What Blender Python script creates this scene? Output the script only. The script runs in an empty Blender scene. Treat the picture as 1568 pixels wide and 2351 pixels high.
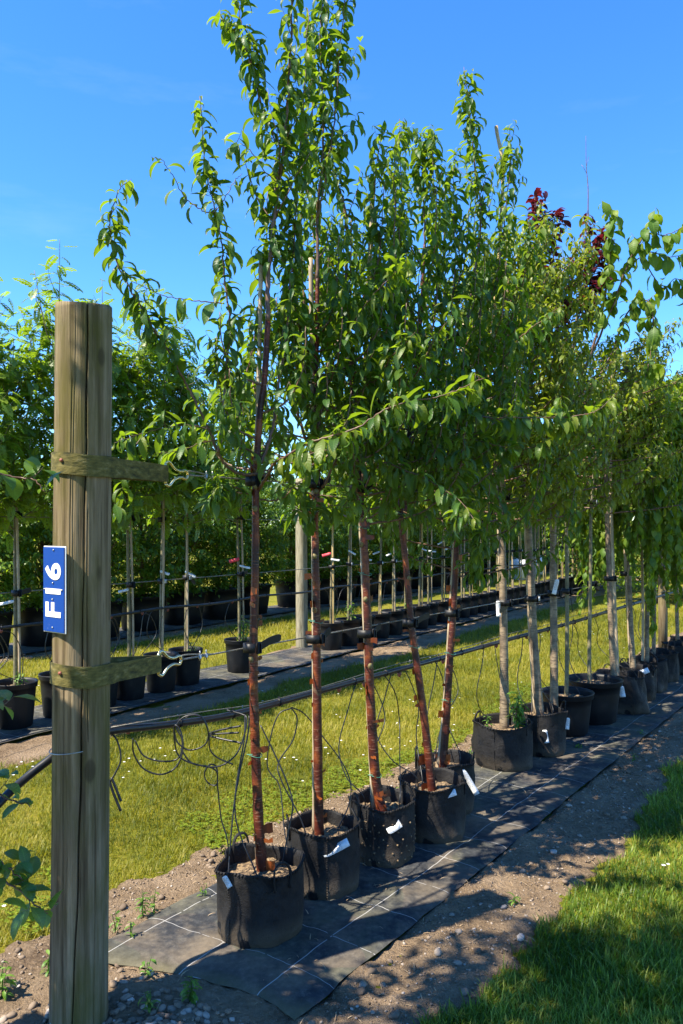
import bpy, math, random
import numpy as np
from mathutils import Vector, Matrix
C = bpy.context.scene.collection
sc = bpy.context.scene
R = math.radians

# ------------------------------------------------------------------ camera, sky, sun, exposure
F, U0, VH, EYE = 1800.0, 784.0, 1207.0, 1.7          # focal length, centre column and horizon row in a 1568 x 2351 picture
cam = bpy.data.cameras.new('camera'); cam_o = bpy.data.objects.new('camera', cam); C.objects.link(cam_o)
cam.sensor_fit = 'VERTICAL'; cam.sensor_height = 36; cam.lens = 36 * F / 2351
cam.shift_y = (VH - 1175.5) / 2351
cam.clip_start = 0.05; cam.clip_end = 2000
cam_o.location = (0, 0, EYE); cam_o.rotation_euler = (R(90), 0, 0)
sc.camera = cam_o
SUN_EL = R(54); SX, SY = 0.88, 0.475                    # shadows fall towards (SX, SY)
wd = bpy.data.worlds.new('World'); sc.world = wd; wd.use_nodes = True
wn, wl = wd.node_tree.nodes, wd.node_tree.links
sky = wn.new('ShaderNodeTexSky'); sky.sky_type = 'NISHITA'; sky.sun_disc = False
sky.sun_elevation = SUN_EL
sky.sun_rotation = math.atan2(-SX, -SY)
sky.air_density = 1.0; sky.dust_density = 0.0; sky.ozone_density = 2.2; sky.altitude = 0
hs = wn.new('ShaderNodeHueSaturation'); hs.inputs['Saturation'].default_value = 1.26; hs.inputs['Value'].default_value = 1.0
bg = wn['Background']; bg.inputs['Strength'].default_value = 0.098
tint = wn.new('ShaderNodeMix'); tint.data_type = 'RGBA'; tint.blend_type = 'MULTIPLY'; tint.inputs[0].default_value = 1; tint.inputs[7].default_value = (.74, 1.0, 1.30, 1)
wl.new(sky.outputs[0], hs.inputs['Color']); wl.new(hs.outputs[0], tint.inputs[6]); 
wtc = wn.new('ShaderNodeTexCoord'); wmp = wn.new('ShaderNodeMapping'); wmp.inputs['Scale'].default_value = (1.2, 1.2, 5.0); wmp.inputs['Rotation'].default_value = (.25, .1, 0); wnz = wn.new('ShaderNodeTexNoise'); wnz.inputs['Scale'].default_value = 2.2; wnz.inputs['Detail'].default_value = 7; wnz.inputs['Roughness'].default_value = .62
wl.new(wtc.outputs['Generated'], wmp.inputs['Vector']); wl.new(wmp.outputs[0], wnz.inputs['Vector'])
wr = wn.new('ShaderNodeMapRange'); wr.inputs['From Min'].default_value = .56; wr.inputs['From Max'].default_value = .85; wr.inputs['To Max'].default_value = .10; wl.new(wnz.outputs['Fac'], wr.inputs['Value'])
cir = wn.new('ShaderNodeMix'); cir.data_type = 'RGBA'; cir.inputs[7].default_value = (4.2, 4.9, 5.6, 1); wl.new(wr.outputs[0], cir.inputs[0]); wl.new(tint.outputs[2], cir.inputs[6]); wl.new(cir.outputs[2], bg.inputs['Color'])
sun = bpy.data.lights.new('sun', 'SUN'); sun_o = bpy.data.objects.new('sun', sun); C.objects.link(sun_o)
sun.energy = 5.0; sun.angle = R(0.55); sun.color = (1.0, 0.91, 0.75)
sdir = Vector((SX * math.cos(SUN_EL), SY * math.cos(SUN_EL), -math.sin(SUN_EL)))
sun_o.rotation_euler = sdir.to_track_quat('-Z', 'Y').to_euler()
sun_o.location = (-6, -3, 10)
sc.view_settings.view_transform = 'Standard'; sc.view_settings.look = 'None'
sc.view_settings.exposure = 1.5; sc.view_settings.gamma = 1.0
sc.render.engine = 'CYCLES'
sc.cycles.max_bounces = 8; sc.cycles.transparent_max_bounces = 8

# ------------------------------------------------------------------ helpers
def at(u, v, Y): return Vector(((u - U0) / F * Y, Y, EYE - (v - VH) / F * Y))
def gnd(u, v, z=0.0): return at(u, v, (EYE - z) * F / (v - VH))
D1, N1, O1 = Vector((.5835, .8122, 0)), Vector((.8122, -.5835, 0)), Vector((-.331, 3.277, 0))      # near row
D2, N2, O2 = Vector((.5336, .8458, 0)), Vector((.8458, -.5336, 0)), Vector((-2.05, 7.58, 0))       # rowan row
O3 = Vector((-3.25, 12.55, 0))                                                                     # hornbeam row
def row1(t, s, z=0.0): p = O1 + D1 * t + N1 * s; p.z = z; return p
def row2(t, s, z=0.0): p = O2 + D2 * t + N2 * s; p.z = z; return p
def row3(t, s, z=0.0): p = O3 + D2 * t + N2 * s; p.z = z; return p

OFF = {}
def tag(o, label=None, cat=None, group=None, kind=None):
    if label: o['label'] = label
    if cat: o['category'] = cat
    if group: o['group'] = group
    if kind: o['kind'] = kind
    return o
def thing(name, label, cat, loc, group=None):
    o = bpy.data.objects.new(name, None); C.objects.link(o); o.location = loc
    o.empty_display_size = .1
    OFF[o.name] = Vector(loc)
    return tag(o, label, cat, group)
def link_mesh(name, me, mat, parent=None):
    o = bpy.data.objects.new(name, me); C.objects.link(o)
    if mat is not None and not me.materials: me.materials.append(mat)
    if parent is not None: o.parent = parent
    return o

class MB:
    """collects shapes in world space; build() links them as one mesh object"""
    def __init__(s): s.v = []; s.f = []; s.a = []
    def add(s, vs, fs, a=(0, 0, 0)):
        n = len(s.v); s.v.extend([Vector(p) for p in vs]); s.f.extend([tuple(i + n for i in f) for f in fs])
        s.a.extend([a] * len(vs) if not isinstance(a, list) else a)
        return s
    def tube(s, pts, rad, n=6, caps=True, flat=1.0, a=(0, 0, 0)):
        pts = [Vector(p) for p in pts]; m = len(pts)
        if not hasattr(rad, '__len__'): rad = [rad] * m
        t0 = (pts[1] - pts[0]).normalized()
        up = Vector((0, 0, 1)) if abs(t0.z) < .9 else Vector((1, 0, 0))
        u = t0.cross(up).normalized(); base = len(s.v); vs = []; 
        for i in range(m):
            t = (pts[min(i + 1, m - 1)] - pts[max(i - 1, 0)])
            if t.length < 1e-9: t = t0.copy()
            t.normalize()
            u = (u - t * u.dot(t)); 
            if u.length < 1e-6: u = t.orthogonal()
            u.normalize(); w = t.cross(u)
            for k in range(n):
                q = 2 * math.pi * k / n
                vs.append(pts[i] + u * (math.cos(q) * rad[i]) + w * (math.sin(q) * rad[i] * flat))
        fs = []
        for i in range(m - 1):
            for k in range(n):
                k2 = (k + 1) % n
                fs.append((i * n + k, i * n + k2, (i + 1) * n + k2, (i + 1) * n + k))
        if caps: fs.append(tuple(range(n - 1, -1, -1))); fs.append(tuple((m - 1) * n + k for k in range(n)))
        return s.add(vs, fs, a)
    def box(s, c, size, rot=None, bev=0.0):
        c = Vector(c); hx, hy, hz = [d / 2 for d in size]; rot = rot or Matrix.Identity(3)
        b = min(bev, hx * .9, hy * .9, hz * .9)
        if b <= 0:
            vs = [c + rot @ Vector((x, y, z)) for x in (-hx, hx) for y in (-hy, hy) for z in (-hz, hz)]
            return s.add(vs, [(0, 1, 3, 2), (4, 6, 7, 5), (0, 4, 5, 1), (2, 3, 7, 6), (0, 2, 6, 4), (1, 5, 7, 3)])
        vs = []; fs = []                                    # chamfered box
        import itertools
        idx = {}
        for sx, sy, sz in itertools.product((-1, 1), repeat=3):
            for ax in range(3):
                p = [sx * (hx - b), sy * (hy - b), sz * (hz - b)]; p[ax] = (sx * hx, sy * hy, sz * hz)[ax]
                idx[(sx, sy, sz, ax)] = len(vs); vs.append(c + rot @ Vector(p))
        for ax in range(3):
            o1, o2 = [a for a in range(3) if a != ax]
            for sg in (-1, 1):
                q = []
                for a, b2 in ((-1, -1), (1, -1), (1, 1), (-1, 1)):
                    k = [0, 0, 0]; k[ax] = sg; k[o1] = a; k[o2] = b2; q.append(idx[(*k, ax)])
                fs.append(tuple(q))
        for ax in range(3):
            o1, o2 = [a for a in range(3) if a != ax]
            for a in (-1, 1):
                for b2 in (-1, 1):
                    k0 = [0, 0, 0]; k0[ax] = -1; k0[o1] = a; k0[o2] = b2; k1 = list(k0); k1[ax] = 1
                    fs.append((idx[(*k0, o1)], idx[(*k1, o1)], idx[(*k1, o2)], idx[(*k0, o2)]))
        for sx, sy, sz in itertools.product((-1, 1), repeat=3): fs.append(tuple(idx[(sx, sy, sz, a)] for a in range(3)))
        return s.add(vs, fs)
    def lathe(s, c, prof, n=40, fn=None):
        c = Vector(c); vs = []; fs = []
        for i, (r, z) in enumerate(prof):
            for k in range(n):
                q = 2 * math.pi * k / n; d = fn(q, z, i) if fn else Vector((0, 0, 0))
                vs.append(c + Vector((r * math.cos(q), r * math.sin(q), z)) + d)
        for i in range(len(prof) - 1):
            for k in range(n):
                k2 = (k + 1) % n; fs.append((i * n + k, i * n + k2, (i + 1) * n + k2, (i + 1) * n + k))
        return s.add(vs, fs)
    def blob(s, c, rx, ry, rz, rng, nu=8, nv=5, j=.18):
        c = Vector(c); vs = [c + Vector((0, 0, -rz))]; fs = []
        for i in range(1, nv):
            ph = math.pi * i / nv - math.pi / 2
            for k in range(nu):
                q = 2 * math.pi * k / nu; m = 1 + rng.uniform(-j, j)
                vs.append(c + Vector((rx * math.cos(ph) * math.cos(q) * m, ry * math.cos(ph) * math.sin(q) * m, rz * math.sin(ph) * m)))
        vs.append(c + Vector((0, 0, rz))); top = len(vs) - 1
        for k in range(nu): fs.append((0, 1 + (k + 1) % nu, 1 + k))
        for i in range(nv - 2):
            for k in range(nu):
                a = 1 + i * nu + k; b = 1 + i * nu + (k + 1) % nu; fs.append((a, b, b + nu, a + nu))
        b0 = 1 + (nv - 2) * nu
        for k in range(nu): fs.append((b0 + k, b0 + (k + 1) % nu, top))
        return s.add(vs, fs)
    def mesh(s, name, off=Vector((0, 0, 0)), smooth=True, attr=False):
        me = bpy.data.meshes.new(name); me.from_pydata([p - off for p in s.v], [], s.f); me.update()
        if smooth: me.polygons.foreach_set('use_smooth', [True] * len(me.polygons))
        if attr:
            at_ = me.attributes.new('leaf', 'FLOAT_VECTOR', 'POINT'); at_.data.foreach_set('vector', [x for a in s.a for x in a])
        return me
    def build(s, name, mat, parent=None, smooth=True, base=None, attr=False):
        if parent is not None:
            off = OFF.get(parent.name, Vector((0, 0, 0)))
        else: off = Vector(base) if base is not None else Vector((0, 0, 0))
        o = link_mesh(name, s.mesh(name, off, smooth, attr), mat, parent)
        if parent is None: o.location = off
        OFF[o.name] = off
        return o

def smooth_path(pts, sub=6):
    """Catmull-Rom through points (tuples of any length)"""
    P = np.array([list(p) for p in pts], float)
    if len(P) < 3: 
        return [P[0] + (P[-1] - P[0]) * k / sub for k in range(sub + 1)]
    Q = np.vstack([2 * P[0] - P[1], P, 2 * P[-1] - P[-2]]); out = []
    for i in range(1, len(Q) - 2):
        for k in range(sub):
            t = k / sub
            out.append(.5 * ((2 * Q[i]) + (-Q[i - 1] + Q[i + 1]) * t + (2 * Q[i - 1] - 5 * Q[i] + 4 * Q[i + 1] - Q[i + 2]) * t * t + (-Q[i - 1] + 3 * Q[i] - 3 * Q[i + 1] + Q[i + 2]) * t ** 3))
    out.append(Q[-2]); return out

_nr = np.random.RandomState(7); _NL = _nr.rand(256, 256)
def noise2(x, y):
    x = np.asarray(x, float); y = np.asarray(y, float)
    xi = np.floor(x).astype(int); yi = np.floor(y).astype(int); fx = x - xi; fy = y - yi
    fx = fx * fx * (3 - 2 * fx); fy = fy * fy * (3 - 2 * fy)
    g = lambda a, b: _NL[a % 256, b % 256]
    return (g(xi, yi) * (1 - fx) + g(xi + 1, yi) * fx) * (1 - fy) + (g(xi, yi + 1) * (1 - fx) + g(xi + 1, yi + 1) * fx) * fy
def fbm(x, y, o=4):
    r = 0; a = .5
    for _ in range(o): r = r + a * noise2(x, y); x = x * 2.03 + 11.3; y = y * 2.03 + 5.7; a *= .5
    return r

# ------------------------------------------------------------------ materials
def nm(name):
    m = bpy.data.materials.new(name); m.use_nodes = True; n = m.node_tree.nodes; l = m.node_tree.links
    return m, n, l, n['Principled BSDF']
def ramp(n, stops):
    r = n.new('ShaderNodeValToRGB'); e = r.color_ramp.elements
    while len(e) > 1: e.remove(e[-1])
    e[0].position = stops[0][0]; e[0].color = (*stops[0][1], 1)
    for p, c in stops[1:]:
        x = e.new(p); x.color = (*c, 1)
    return r
def coords(n, l, scale=(1, 1, 1), kind='Object'):
    tc = n.new('ShaderNodeTexCoord'); mp = n.new('ShaderNodeMapping'); mp.inputs['Scale'].default_value = scale
    l.new(tc.outputs[kind], mp.inputs['Vector']); return mp.outputs[0]
def noise_node(n, l, vec, scale, detail=4, rough=.55):
    t = n.new('ShaderNodeTexNoise'); t.inputs['Scale'].default_value = scale; t.inputs['Detail'].default_value = detail; t.inputs['Roughness'].default_value = rough
    l.new(vec, t.inputs['Vector']); return t.outputs['Fac']
def mixc(n, l, fac, a, b, mode='MIX'):
    m = n.new('ShaderNodeMix'); m.data_type = 'RGBA'; m.blend_type = mode
    for sock, v in ((m.inputs[0], fac), (m.inputs[6], a), (m.inputs[7], b)):
        if hasattr(v, 'is_linked') or hasattr(v, 'links'): l.new(v, sock)
        elif hasattr(v, '__len__'): sock.default_value = (*v, 1)
        else: sock.default_value = v
    return m.outputs[2]
def math_(n, l, op, a, b=None, c=None):
    m = n.new('ShaderNodeMath'); m.operation = op
    for i, v in enumerate((a, b, c)):
        if v is None: continue
        if hasattr(v, 'links'): l.new(v, m.inputs[i])
        else: m.inputs[i].default_value = v
    return m.outputs[0]
def bump(n, l, bs, h, strength=.4, dist=.01):
    b = n.new('ShaderNodeBump'); b.inputs['Strength'].default_value = strength; b.inputs['Distance'].default_value = dist
    l.new(h, b.inputs['Height']); l.new(b.outputs[0], bs.inputs['Normal'])
def simple(name, stops, scale=20, rough=.6, stretch=(1, 1, 1), bmp=.3, bd=.004, metal=0., spec=.5, detail=5):
    m, n, l, bs = nm(name); v = coords(n, l, stretch); f = noise_node(n, l, v, scale, detail)
    r = ramp(n, stops); l.new(f, r.inputs[0]); l.new(r.outputs[0], bs.inputs['Base Color'])
    bs.inputs['Roughness'].default_value = rough; bs.inputs['Metallic'].default_value = metal; bs.inputs['Specular IOR Level'].default_value = spec
    if bmp: bump(n, l, bs, f, bmp, bd)
    return m
def leaf_mat(name, dark, mid, light, trans, tfac=.35, rough=.38, spec=.5, vein=True):
    m, n, l, bs = nm(name); a = n.new('ShaderNodeAttribute'); a.attribute_name = 'leaf'
    sep = n.new('ShaderNodeSeparateXYZ'); l.new(a.outputs['Vector'], sep.inputs[0])
    r = ramp(n, [(0, dark), (.5, mid), (.9, light), (1, light)]); l.new(sep.outputs[2], r.inputs[0]); col = r.outputs[0]
    if vein:
        ab = math_(n, l, 'ABSOLUTE', sep.outputs[0]); rib = math_(n, l, 'LESS_THAN', ab, .07)
        w = math_(n, l, 'SINE', math_(n, l, 'MULTIPLY', math_(n, l, 'SUBTRACT', sep.outputs[1], math_(n, l, 'MULTIPLY', ab, .12)), 60.))
        vn = math_(n, l, 'MULTIPLY', math_(n, l, 'GREATER_THAN', w, .8), .22)
        fac = math_(n, l, 'MAXIMUM', math_(n, l, 'MULTIPLY', rib, .45), vn)
        col = mixc(n, l, fac, col, tuple(min(1, c * 2.2 + .01) for c in mid))
        bump(n, l, bs, w, .12, .002)
    l.new(col, bs.inputs['Base Color']); bs.inputs['Roughness'].default_value = rough; bs.inputs['Specular IOR Level'].default_value = spec
    tr = n.new('ShaderNodeBsdfTranslucent'); tc = mixc(n, l, .6, trans, col)
    r2 = ramp(n, [(0, tuple(c * .6 for c in trans)), (1, trans)]); l.new(sep.outputs[2], r2.inputs[0]); l.new(r2.outputs[0], tr.inputs['Color'])
    mx = n.new('ShaderNodeMixShader'); mx.inputs[0].default_value = tfac
    l.new(bs.outputs[0], mx.inputs[1]); l.new(tr.outputs[0], mx.inputs[2]); l.new(mx.outputs[0], n['Material Output'].inputs['Surface'])
    return m

M = {}
M['cherry_leaf'] = leaf_mat('cherry leaf', (.018, .058, .018), (.046, .108, .018), (.14, .168, .018), (.31, .47, .014), .44, .44, .34)
M['broad_leaf'] = leaf_mat('broad leaf', (.035, .09, .014), (.075, .15, .016), (.16, .21, .02), (.36, .50, .015), .42, .5, .3)
M['small_leaf'] = leaf_mat('small leaf', (.035, .085, .012), (.09, .145, .014), (.18, .20, .018), (.38, .48, .02), .42, .45, vein=False)
M['purple_leaf'] = leaf_mat('purple leaf', (.016, .003, .008), (.038, .005, .012), (.075, .008, .015), (.22, .012, .02), .3, .35)
M['rowan_leaf'] = leaf_mat('rowan leaf', (.035, .095, .014), (.085, .165, .016), (.17, .24, .02), (.36, .54, .02), .46, .45, vein=False)
M['hornbeam_leaf'] = leaf_mat('hornbeam leaf', (.026, .088, .012), (.078, .168, .014), (.20, .285, .02), (.38, .54, .02), .44, .45, vein=False)
M['beech_leaf'] = leaf_mat('beech leaf', (.035, .10, .02), (.06, .14, .022), (.10, .18, .03), (.22, .38, .03), .35, .4)
M['grass'] = leaf_mat('grass blade', (.06, .085, .006), (.150, .170, .012), (.30, .26, .045), (.46, .42, .02), .42, .5, .25, vein=False)
M['lush_grass'] = leaf_mat('lush grass blade', (.05, .10, .008), (.12, .19, .012), (.30, .33, .05), (.38, .50, .03), .4, .45, .3, vein=False)
M['weed_leaf'] = leaf_mat('weed leaf', (.05, .13, .015), (.09, .20, .02), (.15, .26, .03), (.30, .48, .03), .4, .5, vein=False)
M['clover'] = leaf_mat('clover leaf', (.07, .13, .01), (.13, .19, .012), (.22, .26, .02), (.40, .52, .02), .4, .5, .3, vein=False)
M['petal'] = leaf_mat('daisy petal', (.75, .75, .70), (.8, .8, .78), (.82, .8, .6), (.6, .6, .5), .2, .6, vein=False)

def red_bark():
    m, n, l, bs = nm('red peeling bark')
    v = coords(n, l, (1, 1, 1)); big = noise_node(n, l, v, 9, 5)
    r = ramp(n, [(.30, (.016, .006, .005)), (.44, (.046, .010, .006)), (.54, (.085, .018, .008)), (.64, (.20, .055, .013)), (.70, (.06, .02, .012)), (.78, (.09, .05, .03))]); l.new(big, r.inputs[0])
    lv = coords(n, l, (26, 26, 150)); lf = noise_node(n, l, lv, 1, 1); lm = math_(n, l, 'GREATER_THAN', lf, .66)
    col = mixc(n, l, math_(n, l, 'MULTIPLY', lm, .7), r.outputs[0], (.19, .095, .055))
    gv = noise_node(n, l, v, 5, 3); gm = math_(n, l, 'GREATER_THAN', gv, .64)
    col = mixc(n, l, math_(n, l, 'MULTIPLY', gm, .55), col, (.10, .075, .045))
    l.new(col, bs.inputs['Base Color']); bs.inputs['Roughness'].default_value = .42; bs.inputs['Specular IOR Level'].default_value = .3
    bump(n, l, bs, math_(n, l, 'ADD', lf, math_(n, l, 'MULTIPLY', big, 1.5)), .5, .004); return m
M['red_bark'] = red_bark()
def grey_bark():
    m, n, l, bs = nm('grey ringed bark'); v = coords(n, l, (1, 1, 1)); big = noise_node(n, l, v, 14, 6)
    r = ramp(n, [(.3, (.06, .042, .026)), (.48, (.15, .108, .066)), (.60, (.25, .185, .11)), (.72, (.12, .105, .055))]); l.new(big, r.inputs[0])
    lf = noise_node(n, l, coords(n, l, (18, 18, 130)), 1, 2); lm = math_(n, l, 'GREATER_THAN', lf, .6)
    col = mixc(n, l, math_(n, l, 'MULTIPLY', lm, .75), r.outputs[0], (.055, .038, .024)); l.new(col, bs.inputs['Base Color'])
    bs.inputs['Roughness'].default_value = .6; bump(n, l, bs, math_(n, l, 'ADD', lf, big), .6, .005); return m
M['grey_bark'] = grey_bark()
M['twig'] = simple('brown twig', [(.3, (.06, .03, .022)), (.6, (.14, .075, .045)), (.75, (.20, .13, .09))], 40, .5)
M['young_twig'] = simple('young red twig', [(.3, (.14, .06, .03)), (.7, (.22, .12, .05))], 40, .45)
M['slim_bark'] = simple('olive slim bark', [(.3, (.07, .06, .03)), (.6, (.16, .14, .07)), (.75, (.22, .20, .12))], 30, .6)
M['flake'] = leaf_mat('bark flake', (.05, .012, .008), (.12, .028, .012), (.30, .075, .016), (.55, .12, .02), .3, .35, vein=False)
M['knot'] = simple('mossy knot', [(.3, (.08, .06, .03)), (.55, (.17, .14, .05)), (.7, (.16, .06, .03))], 120, .8, bmp=.8)
M['bamboo'] = simple('weathered stake', [(.3, (.20, .15, .09)), (.55, (.36, .28, .18)), (.7, (.45, .38, .27))], 12, .6, (4, 4, .6))
M['far_post'] = simple('pale grey post wood', [(.3, (.11, .095, .06)), (.5, (.22, .195, .13)), (.7, (.30, .27, .19))], 14, .8, (5, 5, .5))
M['cane'] = simple('yellow cane', [(.3, (.30, .20, .07)), (.6, (.48, .35, .15)), (.75, (.38, .30, .18))], 10, .5, (4, 4, .6))
M['black_plastic'] = simple('black plastic', [(.3, (.004, .0044, .0055)), (.6, (.008, .0085, .010)), (.75, (.022, .020, .019))], 9, .5, bmp=.15, spec=.3)
M['hose'] = simple('black hose', [(.35, (.005, .0055, .006)), (.65, (.012, .0125, .014))], 30, .42, bmp=.1)
M['steel'] = simple('galvanised steel', [(.3, (.30, .29, .27)), (.7, (.5, .49, .47))], 60, .38, metal=.9)
M['gold_steel'] = simple('passivated hook steel', [(.3, (.5, .36, .2)), (.5, (.62, .55, .35)), (.7, (.45, .5, .45))], 18, .25, metal=1)
M['cable'] = simple('stranded cable', [(.4, (.12, .11, .09)), (.6, (.26, .25, .22))], 1, .5, (200, 200, 200), metal=.5)
M['rust'] = simple('rusty connector', [(.3, (.16, .04, .025)), (.7, (.30, .09, .05))], 80, .6)
M['white_tag'] = None
M['red_tag'] = simple('red tag', [(.3, (.55, .03, .05)), (.7, (.7, .06, .09))], 20, .5, bmp=0)
M['green_tie'] = simple('green tie wire', [(.3, (.03, .16, .10)), (.7, (.08, .28, .2))], 50, .5, bmp=0)
M['ring_wire'] = simple('galvanised wire', [(.3, (.25, .28, .28)), (.7, (.42, .45, .45))], 50, .45, metal=.6, bmp=0)

def tag_mat():
    m, n, l, bs = nm('printed white tag'); a = n.new('ShaderNodeAttribute'); a.attribute_name = 'leaf'
    sep = n.new('ShaderNodeSeparateXYZ'); l.new(a.outputs['Vector'], sep.inputs[0])
    x, y = sep.outputs[0], sep.outputs[1]
    nz = n.new('ShaderNodeTexNoise'); nz.noise_dimensions = '2D'; nz.inputs['Scale'].default_value = 1; nz.inputs['Detail'].default_value = 0
    cb = n.new('ShaderNodeCombineXYZ'); l.new(math_(n, l, 'MULTIPLY', x, 90), cb.inputs[0]); l.new(math_(n, l, 'MULTIPLY', math_(n, l, 'FLOOR', math_(n, l, 'MULTIPLY', y, 6)), 17.3), cb.inputs[1])
    l.new(cb.outputs[0], nz.inputs['Vector'])
    bars = math_(n, l, 'GREATER_THAN', nz.outputs['Fac'], .52)
    fr = math_(n, l, 'FRACT', math_(n, l, 'MULTIPLY', y, 6)); inrow = math_(n, l, 'LESS_THAN', fr, .55)
    inx = math_(n, l, 'MULTIPLY', math_(n, l, 'GREATER_THAN', x, .12), math_(n, l, 'LESS_THAN', x, .72))
    fac = math_(n, l, 'MULTIPLY', math_(n, l, 'MULTIPLY', bars, inrow), inx)
    l.new(mixc(n, l, math_(n, l, 'MULTIPLY', fac, .8), (.66, .68, .69), (.05, .05, .06)), bs.inputs['Base Color']); bs.inputs['Roughness'].default_value = .4; return m
M['white_tag'] = tag_mat()

def fabric():
    m, n, l, bs = nm('black woven fabric'); v = coords(n, l); f = noise_node(n, l, v, 7, 5)
    sp = n.new('ShaderNodeSeparateXYZ'); tc = n.new('ShaderNodeTexCoord'); l.new(tc.outputs['Object'], sp.inputs[0])
    low = math_(n, l, 'SUBTRACT', 1.0, math_(n, l, 'MULTIPLY', sp.outputs[2], 9.0)); low = math_(n, l, 'MAXIMUM', low, 0.0)
    dust = math_(n, l, 'MULTIPLY', math_(n, l, 'ADD', math_(n, l, 'MULTIPLY', low, .7), .05), math_(n, l, 'MULTIPLY', math_(n, l, 'GREATER_THAN', f, .40), f)); 
    r = ramp(n, [(.3, (.004, .0044, .0055)), (.6, (.0075, .008, .0095)), (.8, (.014, .0138, .0135))]); l.new(f, r.inputs[0])
    l.new(mixc(n, l, dust, r.outputs[0], (.20, .15, .095)), bs.inputs['Base Color']); bs.inputs['Roughness'].default_value = .62; bs.inputs['Specular IOR Level'].default_value = .25
    w = n.new('ShaderNodeTexNoise'); w.inputs['Scale'].default_value = 1; l.new(coords(n, l, (260, 260, 420)), w.inputs['Vector'])
    bump(n, l, bs, math_(n, l, 'ADD', math_(n, l, 'MULTIPLY', w.outputs['Fac'], .22), math_(n, l, 'MULTIPLY', f, 2.2)), .7, .016); return m
M['fabric'] = fabric()
M['webbing'] = simple('algae green webbing', [(.3, (.022, .022, .006)), (.45, (.075, .066, .012)), (.58, (.12, .10, .022)), (.72, (.20, .17, .07))], 26, .9, (1, 1, 2.5), bmp=.9, bd=.006, detail=9)

def post_mat():
    m, n, l, bs = nm('weathered post wood'); v = coords(n, l, (1, 1, .045)); g = noise_node(n, l, v, 34, 7, .62)
    r = ramp(n, [(.28, (.038, .026, .014)), (.42, (.105, .076, .042)), (.56, (.20, .152, .09)), (.72, (.30, .235, .15))]); l.new(g, r.inputs[0])
    al = noise_node(n, l, coords(n, l, (1, 1, .35)), 7, 5, .6)
    am = ramp(n, [(.44, (0, 0, 0)), (.64, (.65, .65, .65))]); l.new(al, am.inputs[0])
    col = mixc(n, l, am.outputs[0], r.outputs[0], (.085, .078, .010))
    fine = noise_node(n, l, coords(n, l, (1, 1, .02)), 150, 3)
    cr = math_(n, l, 'LESS_THAN', fine, .33); col = mixc(n, l, math_(n, l, 'MULTIPLY', cr, .55), col, (.03, .022, .014))
    l.new(col, bs.inputs['Base Color']); bs.inputs['Roughness'].default_value = .85; bs.inputs['Specular IOR Level'].default_value = .2
    kn = n.new('ShaderNodeTexVoronoi'); kn.inputs['Scale'].default_value = 1; l.new(coords(n, l, (5.5, 5.5, 2.6)), kn.inputs['Vector'])
    km = ramp(n, [(.0, (.75, .75, .75)), (.09, (.6, .6, .6)), (.12, (0, 0, 0))]); l.new(kn.outputs['Distance'], km.inputs[0]); c2 = mixc(n, l, km.outputs[0], col, (.04, .028, .016)); l.new(c2, bs.inputs['Base Color'])
    bump(n, l, bs, math_(n, l, 'ADD', g, fine), .7, .006); return m
M['post'] = post_mat()
def sign_blue():
    m, n, l, bs = nm('blue enamel'); v = coords(n, l); f = noise_node(n, l, v, 45, 6, .7); mk = math_(n, l, 'GREATER_THAN', f, .70)
    l.new(mixc(n, l, math_(n, l, 'MULTIPLY', mk, .6), (.001, .040, .25), (.35, .42, .55)), bs.inputs['Base Color']); bs.inputs['Roughness'].default_value = .45; bs.inputs['Specular IOR Level'].default_value = .3; return m
M['sign_blue'] = sign_blue()
M['sign_white'] = simple('white sign paint', [(.3, (.72, .72, .70)), (.7, (.8, .8, .79))], 60, .4, bmp=0)
M['soil'] = simple('potting soil with sand', [(.32, (.035, .022, .014)), (.46, (.12, .08, .045)), (.60, (.26, .18, .095)), (.75, (.36, .27, .16))], 60, .9, bmp=1, bd=.02)

def dirt_mat():
    m, n, l, bs = nm('bare earth'); v = coords(n, l); a = noise_node(n, l, v, 3.0, 6, .6); b = noise_node(n, l, v, 55, 6, .7)
    r = ramp(n, [(.34, (.11, .072, .043)), (.46, (.235, .165, .10)), (.60, (.33, .24, .155)), (.75, (.42, .33, .23))]); l.new(math_(n, l, 'ADD', math_(n, l, 'MULTIPLY', a, .55), math_(n, l, 'MULTIPLY', b, .45)), r.inputs[0])
    vo = n.new('ShaderNodeTexVoronoi'); vo.inputs['Scale'].default_value = 70; l.new(v, vo.inputs['Vector'])
    st = math_(n, l, 'LESS_THAN', vo.outputs['Distance'], .16); pick = math_(n, l, 'GREATER_THAN', noise_node(n, l, v, 25, 2), .56)
    col = mixc(n, l, math_(n, l, 'MULTIPLY', math_(n, l, 'MULTIPLY', st, pick), .75), r.outputs[0], (.36, .31, .25)); l.new(col, bs.inputs['Base Color'])
    bs.inputs['Roughness'].default_value = .95; bs.inputs['Specular IOR Level'].default_value = .15
    bump(n, l, bs, math_(n, l, 'ADD', b, math_(n, l, 'MULTIPLY', a, .6)), 1.0, .045); return m
M['dirt'] = dirt_mat()
def turf_mat():
    m, n, l, bs = nm('turf'); v = coords(n, l); a = noise_node(n, l, v, .8, 5, .6); b = noise_node(n, l, v, 30, 6, .7)
    r = ramp(n, [(.32, (.06, .08, .008)), (.48, (.14, .145, .014)), (.60, (.22, .19, .03)), (.75, (.28, .22, .07))]); l.new(math_(n, l, 'ADD', math_(n, l, 'MULTIPLY', a, .45), math_(n, l, 'MULTIPLY', b, .55)), r.inputs[0]); l.new(r.outputs[0], bs.inputs['Base Color'])
    bs.inputs['Roughness'].default_value = .95; bs.inputs['Specular IOR Level'].default_value = .1; bump(n, l, bs, b, 1, .03); return m
M['turf'] = turf_mat()
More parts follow.
